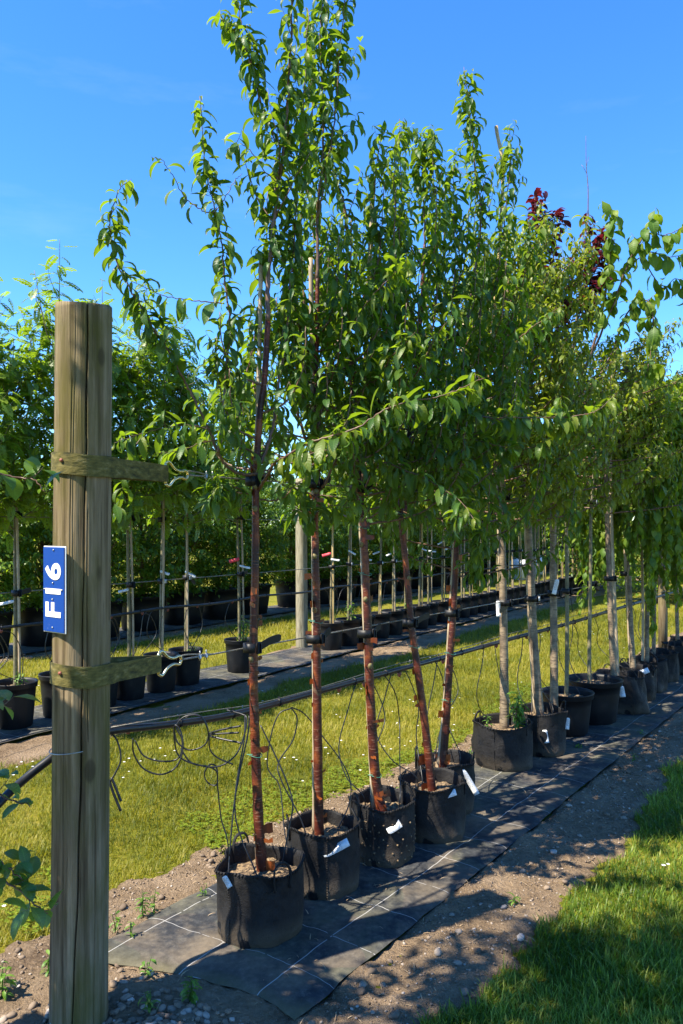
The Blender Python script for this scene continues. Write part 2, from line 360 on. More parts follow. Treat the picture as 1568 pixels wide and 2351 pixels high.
def mat_mat():
    m, n, l, bs = nm('woven ground cover'); a = n.new('ShaderNodeAttribute'); a.attribute_name = 'leaf'
    sep = n.new('ShaderNodeSeparateXYZ'); l.new(a.outputs['Vector'], sep.inputs[0]); v = coords(n, l)
    wob = math_(n, l, 'MULTIPLY', math_(n, l, 'SUBTRACT', noise_node(n, l, v, 5, 2), .5), .07); wob2 = math_(n, l, 'MULTIPLY', math_(n, l, 'SUBTRACT', noise_node(n, l, v, 4, 2), .5), .02)
    s = math_(n, l, 'ADD', sep.outputs[0], wob2); t = math_(n, l, 'ADD', sep.outputs[1], wob)
    def line(x, per, off, w):
        fr = math_(n, l, 'FRACT', math_(n, l, 'DIVIDE', math_(n, l, 'ADD', x, off + 30 * per), per)); d = math_(n, l, 'ABSOLUTE', math_(n, l, 'SUBTRACT', fr, .5)); return math_(n, l, 'LESS_THAN', d, w / per)
    l1 = line(s, .33, -.3 + .165, .0022); l2 = line(t, .31, 0.05, .0017)
    brk = math_(n, l, 'GREATER_THAN', noise_node(n, l, v, 16, 4), .36)
    ln = math_(n, l, 'MULTIPLY', math_(n, l, 'MAXIMUM', l1, l2), brk)
    d = noise_node(n, l, v, 3.2, 6, .62); d2 = noise_node(n, l, v, 26, 5, .7)
    r = ramp(n, [(.38, (.017, .019, .023)), (.55, (.030, .033, .037)), (.72, (.075, .075, .072))]); l.new(d2, r.inputs[0])
    dm = ramp(n, [(.43, (.02, .02, .02)), (.64, (.60, .60, .60))]); l.new(math_(n, l, 'ADD', math_(n, l, 'MULTIPLY', d, .8), math_(n, l, 'MULTIPLY', d2, .2)), dm.inputs[0])
    g = noise_node(n, l, v, 1.1, 2); dustc = mixc(n, l, math_(n, l, 'GREATER_THAN', g, .5), (.20, .155, .10), (.16, .145, .085))
    col = mixc(n, l, dm.outputs[0], r.outputs[0], dustc)
    edge = math_(n, l, 'SUBTRACT', .10, math_(n, l, 'ADD', sep.outputs[2], math_(n, l, 'MULTIPLY', math_(n, l, 'SUBTRACT', d, .5), .5))); em = ramp(n, [(0, (0, 0, 0)), (.16, (.6, .6, .6))]); l.new(edge, em.inputs[0])
    col = mixc(n, l, em.outputs[0], col, (.15, .125, .055))
    col = mixc(n, l, math_(n, l, 'MULTIPLY', ln, .55), col, (.46, .45, .43)); l.new(col, bs.inputs['Base Color'])
    bs.inputs['Roughness'].default_value = .75; bs.inputs['Specular IOR Level'].default_value = .22
    w = n.new('ShaderNodeTexNoise'); w.inputs['Scale'].default_value = 1; l.new(coords(n, l, (300, 300, 300)), w.inputs['Vector']); bump(n, l, bs, math_(n, l, 'ADD', w.outputs['Fac'], d), .35, .004); return m
M['weed_mat'] = mat_mat()
M['stone'] = leaf_mat('pebble', (.11, .08, .055), (.22, .165, .115), (.38, .33, .28), (.1, .1, .1), .0, .85, .2, vein=False)

# ------------------------------------------------------------------ leaf templates and scattering
def leaf_tmpl(w, droop, fold=.25, rows=6, shape=1.0, wave=0.0, pet=.12):
    """unit-length leaf along +y, normal +z, drooping by `droop` radians towards -z; returns verts, quads, attr"""
    vs, at_, fs = [], [], []; y = z = 0.0; ang = .15
    prev = 0.0
    for i in range(rows + 1):
        t = i / rows
        if i: 
            ang -= droop / rows * (.5 + t); y += math.cos(ang) / rows; z += math.sin(ang) / rows
        tt = max(0, (t - pet) / (1 - pet)); wd_ = w * (math.sin(math.pi * tt ** shape) ** .85 if 0 < tt < 1 else 0) * .5 + .008
        if i == rows: wd_ = .004
        nz, ny = math.cos(ang), -math.sin(ang); lift = fold * wd_; wv = wave * math.sin(t * 9)
        for sx in (-1, 0, 1):
            vs.append((sx * wd_, y + ny * lift * abs(sx), z + nz * (lift * abs(sx)) + wv * sx * wd_)); at_.append((sx, t, 0))
        if i:
            b = (i - 1) * 3; fs += [(b, b + 1, b + 4, b + 3), (b + 1, b + 2, b + 5, b + 4)]
    return np.array(vs), np.array(fs), np.array(at_, float)
def quad_leaf(w=.6, fold=.2, droop=.3):
    vs = [(0, 0, 0), (-w / 2, .45, fold * w / 2), (0, .5, 0), (w / 2, .45, fold * w / 2), (0, 1, -droop)]
    at_ = [(0, 0, 0), (-1, .5, 0), (0, .5, 0), (1, .5, 0), (0, 1, 0)]
    return np.array(vs), np.array([(0, 2, 1, 1), (0, 3, 2, 2), (1, 2, 4, 4), (2, 3, 4, 4)]), np.array(at_, float)
def compound(nl=6, droop=.5, lw=.11, ll=.30):
    vs, fs, at_ = [], [], []; 
    def leaflet(p, d, nrm, L, W):
        d = Vector(d).normalized(); sd = d.cross(Vector(nrm)).normalized(); b = len(vs); up = sd.cross(d)
        for q, a in ((p, (0, 0, 0)), (p + d * L * .5 - sd * W + up * W * .3, (-1, .5, 0)), (p + d * L, (0, 1, 0)), (p + d * L * .5 + sd * W + up * W * .3, (1, .5, 0))):
            vs.append(tuple(q)); at_.append(a)
        fs.append((b, b + 1, b + 2, b + 3))
    def cl(t): return Vector((0, math.sin(droop * t) / max(droop, .01), -(1 - math.cos(droop * t)) / max(droop, .01)))
    b = 0
    for i in range(5):                                      # rachis ribbon
        p = cl(i / 4); vs += [(-.008, p.y, p.z), (.008, p.y, p.z)]; at_ += [(0, 0, 0)] * 2
        if i: fs.append((b - 2 + 2 * i - 0, b - 1 + 2 * i, b + 1 + 2 * i, b + 2 * i))
    for i in range(nl):
        t = .25 + .68 * i / (nl - 1); p = cl(t); tg = (cl(t + .01) - cl(t)).normalized(); L = ll * (1 - .35 * abs(t - .55) / .5)
        for sx in (-1, 1): leaflet(p, tg * .55 + Vector((sx, 0, -.18)), (0, -tg.z, tg.y), L, lw * L / ll)
    leaflet(cl(.96), cl(1) - cl(.9), (0, 0, 1), ll * .9, lw * .9)
    return np.array(vs), np.array(fs), np.array(at_, float)
def blade_tmpl(w=.06, bend=.6):
    vs, at_ = [], []
    for i, t in enumerate((0, .4, .75)):
        x = w * (1 - t * .6) / 2; yy = bend * t * t * .6; vs += [(-x, yy, t), (x, yy, t)]; at_ += [(-1, t, 0), (1, t, 0)]
    vs.append((0, bend * .6, .95)); at_.append((0, 1, 0))
    return np.array(vs), np.array([(0, 1, 3, 2), (2, 3, 5, 4), (4, 5, 6, 6)]), np.array(at_, float)
CHERRY = [leaf_tmpl(w, d, f, 6, s, wv) for w, d, f, s, wv in ((.29, 1.1, .35, .85, .06), (.26, 1.7, .5, .85, .08), (.33, .7, .25, .8, .05), (.27, 1.4, .7, .9, .05), (.23, 2.0, .5, .85, .1), (.31, .4, .2, .8, .08), (.20, 1.2, .9, .9, .05))]
BROAD = [leaf_tmpl(w, d, f, 5, s, wv) for w, d, f, s, wv in ((.50, .9, .3, .9, .05), (.46, 1.3, .4, .95, .06), (.54, .6, .2, .85, .04))]
BEECH = [leaf_tmpl(w, d, f, 5, s, wv, .08) for w, d, f, s, wv in ((.62, .5, .2, .8, .08), (.58, .8, .25, .85, .1))]
SMALL = [leaf_tmpl(.42, .8, .3, 3, .9), leaf_tmpl(.38, 1.3, .4, 3, .9)]
QUADS = [quad_leaf(.62, .25, .25), quad_leaf(.55, .5, .5)]
ROWAN = [compound(6, .6), compound(6, 1.1, .10, .27), compound(5, .3, .12, .32)]
WEED = [leaf_tmpl(.30, .9, .2, 4, .8), leaf_tmpl(.24, 1.3, .3, 4, .8)]
BLADE = [blade_tmpl(.10, .6), blade_tmpl(.075, 1.2), blade_tmpl(.085, .3)]

def scatter_mesh(name, tmpls, pos, fwd, nrm, size, rnd, rng, off=(0, 0, 0)):
    """one mesh of template copies; fwd = +y of the template, nrm ~ +z"""
    pos = np.asarray(pos, float) - np.asarray(off, float); fwd = np.asarray(fwd, float); nrm = np.asarray(nrm, float); size = np.asarray(size, float); rnd = np.asarray(rnd, float)
    fwd = fwd / (np.linalg.norm(fwd, axis=1, keepdims=True) + 1e-9)
    sd = np.cross(fwd, nrm); ln = np.linalg.norm(sd, axis=1, keepdims=True); sd = np.where(ln < 1e-4, np.array([[1., 0, 0]]), sd / (ln + 1e-9)); up = np.cross(sd, fwd)
    which = rng.randint(0, len(tmpls), len(pos)); V, Fc, A = [], [], []; base = 0
    for k, (tv, tf, ta) in enumerate(tmpls):
        ix = np.where(which == k)[0]
        if not len(ix): continue
        B = np.stack([sd[ix], fwd[ix], up[ix]], axis=1)                  # rows: x,y,z axes
        v = np.einsum('ni,mij->mnj', tv, B) * size[ix][:, None, None] + pos[ix][:, None, :]
        a = np.repeat(ta[None], len(ix), 0).copy(); a[:, :, 2] = rnd[ix][:, None]
        f = tf[None] + (np.arange(len(ix)) * len(tv))[:, None, None] + base
        V.append(v.reshape(-1, 3)); A.append(a.reshape(-1, 3)); Fc.append(f.reshape(-1, 4)); base += len(ix) * len(tv)
    V = np.concatenate(V); A = np.concatenate(A); Fc = np.concatenate(Fc)
    tri = Fc[:, 2] == Fc[:, 3]; quads, tris = Fc[~tri], Fc[tri][:, :3]
    me = bpy.data.meshes.new(name); me.vertices.add(len(V)); me.vertices.foreach_set('co', V.ravel().astype(np.float32))
    loops = np.concatenate([quads.ravel(), tris.ravel()]); nl = len(loops); me.loops.add(nl); me.loops.foreach_set('vertex_index', loops.astype(np.int32))
    tot = np.concatenate([np.full(len(quads), 4), np.full(len(tris), 3)]); st = np.concatenate([[0], np.cumsum(tot)[:-1]])
    me.polygons.add(len(tot)); me.polygons.foreach_set('loop_start', st.astype(np.int32)); me.polygons.foreach_set('loop_total', tot.astype(np.int32))
    me.polygons.foreach_set('use_smooth', np.ones(len(tot), bool))
    t = me.attributes.new('leaf', 'FLOAT_VECTOR', 'POINT'); t.data.foreach_set('vector', A.ravel().astype(np.float32))
    me.update(calc_edges=True); return me

class Leaves:
    def __init__(s, seed): s.p = []; s.f = []; s.n = []; s.s = []; s.r = []; s.rng = np.random.RandomState(seed)
    def add(s, p, f, n, size, r): s.p.append(tuple(p)); s.f.append(tuple(f)); s.n.append(tuple(n)); s.s.append(size); s.r.append(min(1, max(0, r)))
    def along(s, path, rnd, spacing, size, tone=.35, droop=.3, start=0.0, out=.9, tipsmall=.55, tipfrac=.12):
        """leaves alternately round a twig"""
        L = [0.0]
        for a, b in zip(path, path[1:]): L.append(L[-1] + (b - a).length)
        spacing *= .70; size *= 1.12; tot = L[-1]; d = start * tot + rnd.uniform(0, spacing); k = rnd.randint(0, 5); i = 0
        while d < tot:
            while i < len(L) - 2 and L[i + 1] < d: i += 1
            seg = L[i + 1] - L[i]; q = (d - L[i]) / seg if seg > 0 else 0; p = path[i].lerp(path[i + 1], q); T = (path[i + 1] - path[i]).normalized()
            an = k * 2.4 + rnd.uniform(-.5, .5); k += 1; o = T.orthogonal().normalized(); w = T.cross(o); rad = o * math.cos(an) + w * math.sin(an)
            f = T * rnd.uniform(.2, .6) + rad * out + Vector((0, 0, -droop * rnd.uniform(.6, 2.6))); f.normalize()
            n = Vector((0, 0, 1)) - f * f.z
            if n.length < .25: n = n + rad * .6 + T * .3
            n = n + Vector((rnd.uniform(-.35, .35), rnd.uniform(-.35, .35), rnd.uniform(-.1, .2)))
            frac = d / tot; sz = size * rnd.choice((rnd.uniform(.45, .8), rnd.uniform(.75, 1.05), rnd.uniform(.9, 1.25))); tn = tone + rnd.gauss(0, .22)
            if frac > 1 - tipfrac: sz *= tipsmall + (1 - tipsmall) * (1 - frac) / tipfrac; tn += .55 * (frac - 1 + tipfrac) / tipfrac
            s.add(p, f, n, sz, tn); d += spacing * rnd.uniform(.6, 1.5)
    def build(s, name, tm, mat, parent=None, off=None):
        off = OFF[parent.name] if parent is not None and off is None else (off or (0, 0, 0))
        me = scatter_mesh(name, tm, s.p, s.f, s.n, s.s, s.r, s.rng, off); o = link_mesh(name, me, mat, parent); return o
def copy_thing(root, loc, rotz=0.0, scale=1.0):
    r = root.copy(); C.objects.link(r); r.location = loc; r.rotation_euler = (0, 0, rotz); r.scale = (scale,) * 3
    for ch in list(root.children):
        c = ch.copy(); C.objects.link(c); c.parent = r
        for g in list(ch.children):
            d = g.copy(); C.objects.link(d); d.parent = c
    return r

# ------------------------------------------------------------------ ground
rnd = random.Random(11); nrng = np.random.RandomState(5)
def grid_mesh(name, mat, ts, ss, fn, zf, kind='structure', attr=None):
    """sheet over (t, s): fn(t, s) -> x, y ; zf(x, y, t, s) -> z"""
    T, S = np.meshgrid(ts, ss, indexing='ij'); X, Y = fn(T, S); Z = zf(X, Y, T, S); n, m = T.shape
    V = np.stack([X, Y, Z], -1).reshape(-1, 3); i = np.arange(n * m).reshape(n, m)
    Fq = np.stack([i[:-1, :-1], i[1:, :-1], i[1:, 1:], i[:-1, 1:]], -1).reshape(-1, 4)
    me = bpy.data.meshes.new(name); me.vertices.add(len(V)); me.vertices.foreach_set('co', V.ravel().astype(np.float32)); me.loops.add(Fq.size); me.loops.foreach_set('vertex_index', Fq.ravel().astype(np.int32))
    me.polygons.add(len(Fq)); me.polygons.foreach_set('loop_start', (np.arange(len(Fq)) * 4).astype(np.int32)); me.polygons.foreach_set('loop_total', np.full(len(Fq), 4, np.int32)); me.polygons.foreach_set('use_smooth', np.ones(len(Fq), bool))
    if attr: 
        A = attr(T, S); t = me.attributes.new('leaf', 'FLOAT_VECTOR', 'POINT'); t.data.foreach_set('vector', A.reshape(-1, 3).ravel().astype(np.float32))
    me.update(calc_edges=True)
    if me.polygons[0].normal.z < 0: me.flip_normals()
    o = link_mesh(name, me, mat)
    if kind: o['kind'] = kind
    return o
xy1 = lambda T, S: (O1.x + D1.x * T + N1.x * S, O1.y + D1.y * T + N1.y * S)
xy2 = lambda T, S: (O2.x + D2.x * T + N2.x * S, O2.y + D2.y * T + N2.y * S)
def ts1(x, y): dx, dy = x - O1.x, y - O1.y; return dx * D1.x + dy * D1.y, dx * N1.x + dy * N1.y
def ts2(x, y): dx, dy = x - O2.x, y - O2.y; return dx * D2.x + dy * D2.y, dx * N2.x + dy * N2.y
# edges of the bare strips, wavering along the row
def dirt1(x, y):
    """>0 inside the bare earth along the near row"""
    t, s = ts1(x, y); w = (fbm(t * 1.3 + 3, s * .5 + 9) - .47) * .34 + (fbm(x * 7, y * 7) - .47) * .22
    far = .72 + .10 * np.exp(-((t + .1) / .9) ** 2) + w; near = .93 + w * .8 + .06 * np.sin(t * 1.7)
    near = near + np.where(t < -.6, (-.6 - t) * .10, 0)
    far = far + np.where(t < -.7, (-.7 - t) * .25, 0)
    return np.minimum(s + far, near - s)
def dirt2(x, y):
    t, s = ts2(x, y); w = (fbm(t * 1.1 + 40, s * .5) - .47) * .5; return np.minimum(s + .62 + w, .85 + w - s)
def dirt3(x, y):
    dx, dy = x - O3.x, y - O3.y; s = dx * N2.x + dy * N2.y; w = (fbm(x * .9, y * .9 + 70) - .47) * .5; return np.minimum(s + .6 + w, .75 + w - s)
def zdirt(x, y, T=None, S=None): return .010 + (fbm(x * 5, y * 5) - .47) * .05 + (fbm(x * 22, y * 22) - .47) * .032
ground = MB().add([(-400, -60, -.03), (400, -60, -.03), (400, 900, -.03), (-400, 900, -.03)], [(0, 1, 2, 3)]).build('ground', M['turf']); ground['kind'] = 'structure'
lawn = grid_mesh('lawn', M['turf'], np.linspace(-6, 26, 130), np.linspace(-14, 8, 90), xy1, lambda x, y, T, S: (fbm(x * 1.2, y * 1.2) - .47) * .03 - .012)
def under(x, y):
    t, s = ts1(x, y); e = np.minimum(np.minimum(s + .45, .50 - s), np.minimum(t + .47 - .12 * np.sin(s * 3 + .6) - .05 * (fbm(s * 6, s * 0 + 2) - .5), 11.6 - t)) - .012; t2, s2 = ts2(x, y); e2 = np.minimum(s2 + .45, .36 - s2)
    return .045 * np.clip(e / .035, 0, 1) + .03 * np.clip(e2 / .1, 0, 1)
def strip(name, ts, ss, fn, mask, z0=.0):
    def zf(x, y, T, S):
        m = mask(x, y); return np.where(m > 0, np.minimum(zdirt(x, y), .02 + m * .6), -.06 + m * .0) + z0 * 0 - np.where(m > 0, .012, 0) + np.where(m > 0, np.clip(m * .15, 0, .012), 0) - under(x, y)
    return grid_mesh(name, M['dirt'], ts, ss, fn, zf)
strip('bare_earth_path', np.arange(-2.4, 3.0, .016), np.arange(-1.25, 1.25, .016), xy1, dirt1)
strip('bare_earth_path', np.arange(3.0, 12, .05), np.arange(-1.2, 1.2, .04), xy1, dirt1)
strip('bare_earth_path', np.arange(-5, 22, .09), np.arange(-1.1, 1.3, .05), xy2, dirt2)
strip('bare_earth_path', np.arange(-5, 24, .12), np.arange(-1.0, 1.2, .07), lambda T, S: (O3.x + D2.x * T + N2.x * S, O3.y + D2.y * T + N2.y * S), dirt3)

# woven weed mats
def zmat1(x, y, T, S):
    e = np.minimum(np.minimum(S + .45, .5 - S), T + .5 + (S - .1) * .0); wr = (fbm(x * 3, y * 3) - .47) * .03 + (fbm(T * 9, S * 2.5) - .47) * .016
    return .030 + wr * np.clip(e * 6, .25, 1) - .010 * np.exp(-(np.maximum(e, 0) / .02))
MT = np.concatenate([np.arange(-.50, 3.0, .025), np.arange(3.0, 11.5, .08)])
def matfn(T, S):
    e = np.clip((T + .5) / .4, 0, 1); T2 = T + (1 - e) * (.12 * np.sin(S * 3 + .6) + .05 * (fbm(S * 6, S * 0 + 2) - .5)); S2 = S + .018 * (fbm(T * 2.2, S * 0 + 8) - .5) + np.where(np.abs(S) > .4, .02 * (fbm(T * 8, S * 0 + 30) - .5), 0)
    return xy1(T2, S2)
weed_mat = grid_mesh('weed_mat', M['weed_mat'], MT, np.linspace(-.45, .50, 48), matfn, zmat1, None, lambda T, S: np.stack([S, T, T + .5], -1))
tag(weed_mat, 'black woven weed mat with white grid lines under the near row of bags', 'ground mat')
weed_mat2 = grid_mesh('weed_mat', M['weed_mat'], np.arange(-5, 21, .1), np.linspace(-.45, .36, 14), xy2, lambda x, y, T, S: .034 + (fbm(x * 2, y * 2) - .47) * .03, None, lambda T, S: np.stack([S, T, T * 0 + 5], -1))
tag(weed_mat2, 'black weed mat under the rowan pots behind the lawn', 'ground mat')
weed_mat3 = grid_mesh('weed_mat', M['weed_mat'], np.arange(-5, 22, .15), np.linspace(-.45, .5, 10), lambda T, S: (O3.x + D2.x * T + N2.x * S, O3.y + D2.y * T + N2.y * S), lambda x, y, T, S: .036 + (fbm(x * 2, y * 2) - .47) * .03, None, lambda T, S: np.stack([S, T, T * 0 + 5], -1))
tag(weed_mat3, 'dark weed mat under the wide hornbeam tubs at the back', 'ground mat')

def in_view(x, y, m=.35): return (y > .6) & (np.abs(x) < .4356 * y + m)
def grass_field(name, mat, n, region, hmin, hmax, wgrow, seed, tone=.5, tsc=.5):
    rg = np.random.RandomState(seed); x, y = region(rg, n); keep = in_view(x, y) & (dirt1(x, y) < -.005 + .05 * (rg.rand(len(x)) - .6)) & (dirt2(x, y) < .03 * rg.randn(len(x))) & (dirt3(x, y) < .03 * rg.randn(len(x)))
    x, y = x[keep], y[keep]; n = len(x); z = (fbm(x * 1.2, y * 1.2) - .47) * .03 - .016
    an = rg.rand(n) * 6.283; ln = rg.rand(n) * .7; nr = np.stack([np.cos(an), np.sin(an), np.zeros(n)], -1)
    up = np.stack([np.cos(an) * ln * .8, np.sin(an) * ln * .8, np.ones(n)], -1)
    # templates grow along +z of the blade: treat blade z as fwd by swapping axes
    big = fbm(x * .9 + 5, y * .9 + 5); h = (hmin + (hmax - hmin) * rg.rand(n)) * (.6 + .9 * fbm(x * 2.5, y * 2.5)) * (1 + wgrow * np.maximum(y - 4, 0) * .5)
    tn = np.clip(tone + (big - .47) * 2.3 + (fbm(x * 5 + 9, y * 5) - .47) * 1.2 + rg.randn(n) * tsc * .5, 0, 1)
    tm = [(np.stack([v[:, 0] * (1 + 0), v[:, 2], v[:, 1]], -1), f, a) for v, f, a in BLADE]
    me = scatter_mesh(name, tm, np.stack([x, y, z], -1), up, nr, h, tn, rg)
    return link_mesh(name, me, mat)
def reg_lawn(rg, n):
    y = 2.6 * np.exp(rg.rand(n) * math.log(16 / 2.6)); x = (rg.rand(n) * 2 - 1) * (.4356 * y + .35); t, s = ts1(x, y); k = s < -.5; return x[k], y[k]
def reg_front(rg, n):
    y = 2.2 + 3.6 * rg.rand(n) ** 1.5; x = rg.rand(n) * (.4356 * y + .35); t, s = ts1(x, y); k = s > .6; return x[k], y[k]
def reg_front_far(rg, n):
    y = 5.2 + 4 * rg.rand(n); x = .5 * y * rg.rand(n); t, s = ts1(x, y); k = s > .6; return x[k], y[k]
g1 = grass_field('grass', M['grass'], 330000, reg_lawn, .024, .055, .16, 1, .50, .5); tag(g1, 'sunlit short yellow-green lawn between the two rows of trees', 'grass', kind='stuff')
g2 = grass_field('grass', M['lush_grass'], 80000, reg_front, .025, .070, .1, 2, .55, .6); tag(g2, 'long lush grass in the shade at the lower right', 'grass', kind='stuff')
g3 = grass_field('grass', M['lush_grass'], 22000, reg_front_far, .05, .09, .1, 3, .6, .4); tag(g3, 'sunlit grass edge at the right beside the bare path', 'grass', kind='stuff')

# clover and low weeds along the lawn edge
cl = Leaves(31); n = 0
while n < 7000:
    t = rnd.uniform(-.6, 5.5); s = -rnd.uniform(.62, 1.25); p = row1(t, s)
    d = float(dirt1(np.array([p.x]), np.array([p.y]))[0])
    if d > .05 or float(fbm(np.array([p.x * 1.8 + 20]), np.array([p.y * 1.8]))[0]) < .42 + max(0, -d - .1) * .5: n += 1; continue
    h = rnd.uniform(.015, .05); q = Vector((p.x, p.y, h - .012))
    a0 = rnd.uniform(0, 6.28)
    for k in range(3):
        a = a0 + k * 2.09; cl.add(q, (math.cos(a), math.sin(a), rnd.uniform(-.2, .35)), (0, 0, 1), rnd.uniform(.010, .019), rnd.gauss(.6, .3))
    n += 1
o = cl.build('clover', [quad_leaf(.8, .2, .1)], M['clover']); tag(o, 'bright green clover patches along the lawn edge beside the bare earth', 'clover', kind='stuff')
# daisies
dz = Leaves(33)
for k in range(900):
    y = 3.4 * math.exp(rnd.random() * math.log(14 / 3.4)); x = rnd.uniform(-.45, .45) * y; 
    X, Y = np.array([x]), np.array([y]); t, s = ts1(x, y)
    if float(dirt1(X, Y)[0]) > -.1 or float(dirt2(X, Y)[0]) > 0: continue
    if s < 0 and float(fbm(X * 1.1 + 50, Y * 1.1)[0]) < .47: continue
    if s > 0 and rnd.random() < .88: continue
    q = Vector((x, y, rnd.uniform(.03, .055))); r0 = rnd.uniform(.008, .013)
    for i in range(6): dz.add(q, (math.cos(i * 1.047), math.sin(i * 1.047), .25), (0, 0, 1), r0, rnd.uniform(.2, .6))
o = dz.build('daisies', [quad_leaf(.7, .1, .05)], M['petal']); tag(o, 'tiny white daisies sprinkled through the lawn', 'daisies', kind='stuff')
# pebbles and clods
pb = Leaves(35)
def pebble_tm(seed):
    b = MB().blob((0, 0, 0), .5, .38, .28, random.Random(seed), 7, 5, .25); f = [x if len(x) == 4 else (*x, x[-1]) for x in b.f]
    return np.array([tuple(v) for v in b.v]), np.array(f), np.zeros((len(b.v), 3))
n = 0
while n < 9000:
    t = rnd.uniform(-2.2, 4.5); s = rnd.choice((rnd.uniform(-1.0, -.42), rnd.uniform(.46, 1.0), rnd.uniform(-.9, .9))); p = row1(t, s)
    X, Y = np.array([p.x]), np.array([p.y]); d = float(dirt1(X, Y)[0]); n += 1
    if d < .03 or (-.47 < s < .52 and t > -.52): continue
    heap = 1 if (p - Vector((-.55, 2.55, 0))).length < .5 else 0
    sz = rnd.uniform(.003, .009) * (1 + 1.9 * (rnd.random() < .05 + .35 * heap)); z = float(zdirt(X, Y)[0])
    a = rnd.uniform(0, 6.28); pb.add((p.x, p.y, z + sz * .15), (math.cos(a), math.sin(a), rnd.uniform(-.3, .3)), (rnd.uniform(-.4, .4), rnd.uniform(-.4, .4), 1), sz * 1.7, rnd.betavariate(1.3, 2.2))
for k in range(1100):
    a = rnd.uniform(0, 6.28); r_ = abs(rnd.gauss(0, .34)); x, y = -.62 + math.cos(a) * r_ * 1.2, 2.52 + math.sin(a) * r_
    if ts1(x, y)[0] > -.5 and ts1(x, y)[1] > -.46: continue
    sz = rnd.uniform(.006, .022); pb.add((x, y, float(zdirt(np.array([x]), np.array([y]))[0]) + .002), (math.cos(a), math.sin(a), rnd.uniform(-.3, .3)), (rnd.uniform(-.5, .5), rnd.uniform(-.5, .5), 1), sz * 1.8, rnd.betavariate(1.3, 2))
o = pb.build('pebbles', [pebble_tm(k) for k in range(5)], M['stone']); tag(o, 'small pebbles and clods scattered over the bare earth', 'pebbles', kind='stuff')
# straw and fallen bits on the path
stw = Leaves(36)
for k in range(3600):
    t = rnd.uniform(-.6, 7); s = rnd.uniform(-.75, 1.0); p = row1(t, s); X, Y = np.array([p.x]), np.array([p.y])
    onmat = -.44 < s < .49 and t > -.42
    if (onmat and rnd.random() < .88) or float(dirt1(X, Y)[0]) < .02: continue
    z = .040 if onmat else float(zdirt(X, Y)[0]) + .004
    a = rnd.uniform(0, 6.28); stw.add((p.x, p.y, z), (math.cos(a), math.sin(a), rnd.uniform(0, .15)), (0, 0, 1), rnd.uniform(.015, .06), rnd.uniform(.3, 1))
o = stw.build('straw_litter', [leaf_tmpl(.05, .5, .2, 3, 1), leaf_tmpl(.09, .9, .3, 3, 1)], simple('dry straw', [(.3, (.22, .14, .07)), (.7, (.42, .31, .18))], 30, .8, bmp=0)); tag(o, 'dry straw and leaf bits littering the bare path', 'litter', kind='stuff')

# ------------------------------------------------------------------ front post with its sign, straps and wire ring
PX, PY = -.900, 2.69
def post_mesh(x, y, r, ztop, lean, seed, crack=True, n=96, rings=60):
    b = MB(); prof = []; vs = []; fs = []
    for i in range(rings + 1):
        z = -.05 + (ztop + .05) * i / rings
        for k in range(n):
            q = 2 * math.pi * k / n; nx = float(noise2(np.array([q * 3 + seed]), np.array([z * 1.3]))[0]) - .5; rr = r * (1.02 - .04 * z / ztop) + nx * .006
            rr += .0016 * (float(fbm(np.array([k * .31 + 3 * seed]), np.array([z * .9]))[0]) - .5)
            if crack:
                qc = -1.20 + .16 * max(0, z - 1.7) + .03 * math.sin(z * 4.3) - .34 * max(0, .95 - z) + .015 * math.sin(z * 17)
                for c0, wd_, dp, lo, hi in ((qc, .017 + .016 * math.sin(z * 1.9 + .4) ** 2, .030, -1, 9), (-1.02 + .05 * math.sin(3 * z), .018, .007, .98, 1.75), (-1.85 + .02 * math.sin(5 * z), .018, .005, .2, 1.2), (-1.75 + .05 * z, .018, .005, 1.45, 2.2), (-.75 + .02 * math.sin(4 * z), .018, .005, .0, .8), (-1.55 + .03 * math.sin(6 * z), .018, .004, 1.3, 2.4)):
                    if lo < z < hi:
                        d = abs((q - 2 * math.pi if q > math.pi else q) - c0)
                        if d < wd_: rr -= dp * (1 - d / wd_) ** .5 * min(1, max(.25, (1.9 - abs(z - 1.3)) * .9))
            vs.append((x + lean[0] * z + rr * math.cos(q), y + lean[1] * z + rr * math.sin(q), z + (0 if i < rings else .006 * math.sin(q * 2 + 1) - .004)))
    for i in range(rings):
        for k in range(n): k2 = (k + 1) % n; fs.append((i * n + k, i * n + k2, (i + 1) * n + k2, (i + 1) * n + k))
    c = len(vs); vs.append((x + lean[0] * ztop, y + lean[1] * ztop, ztop - .004)); fs += [(rings * n + k, rings * n + (k + 1) % n, c) for k in range(n)]
    return b.add(vs, fs)
post = post_mesh(PX, PY, .0945, 2.452, (.006, 0), 2, True, 420, 120).build('wooden_post', M['post'], base=(PX, PY, 0))
tag(post, 'thick weathered wooden post with a long crack carrying the blue sign', 'post')
ring = MB().tube([(PX + .0965 * math.cos(a), PY + .0965 * math.sin(a), .945 + .012 * math.cos(a)) for a in np.linspace(0, 6.30, 50)], .0018, 5).build('wire_ring', M['ring_wire'], base=(PX, PY, .945))
tag(ring, 'thin galvanised wire ring round the lower half of the sign post', 'wire')

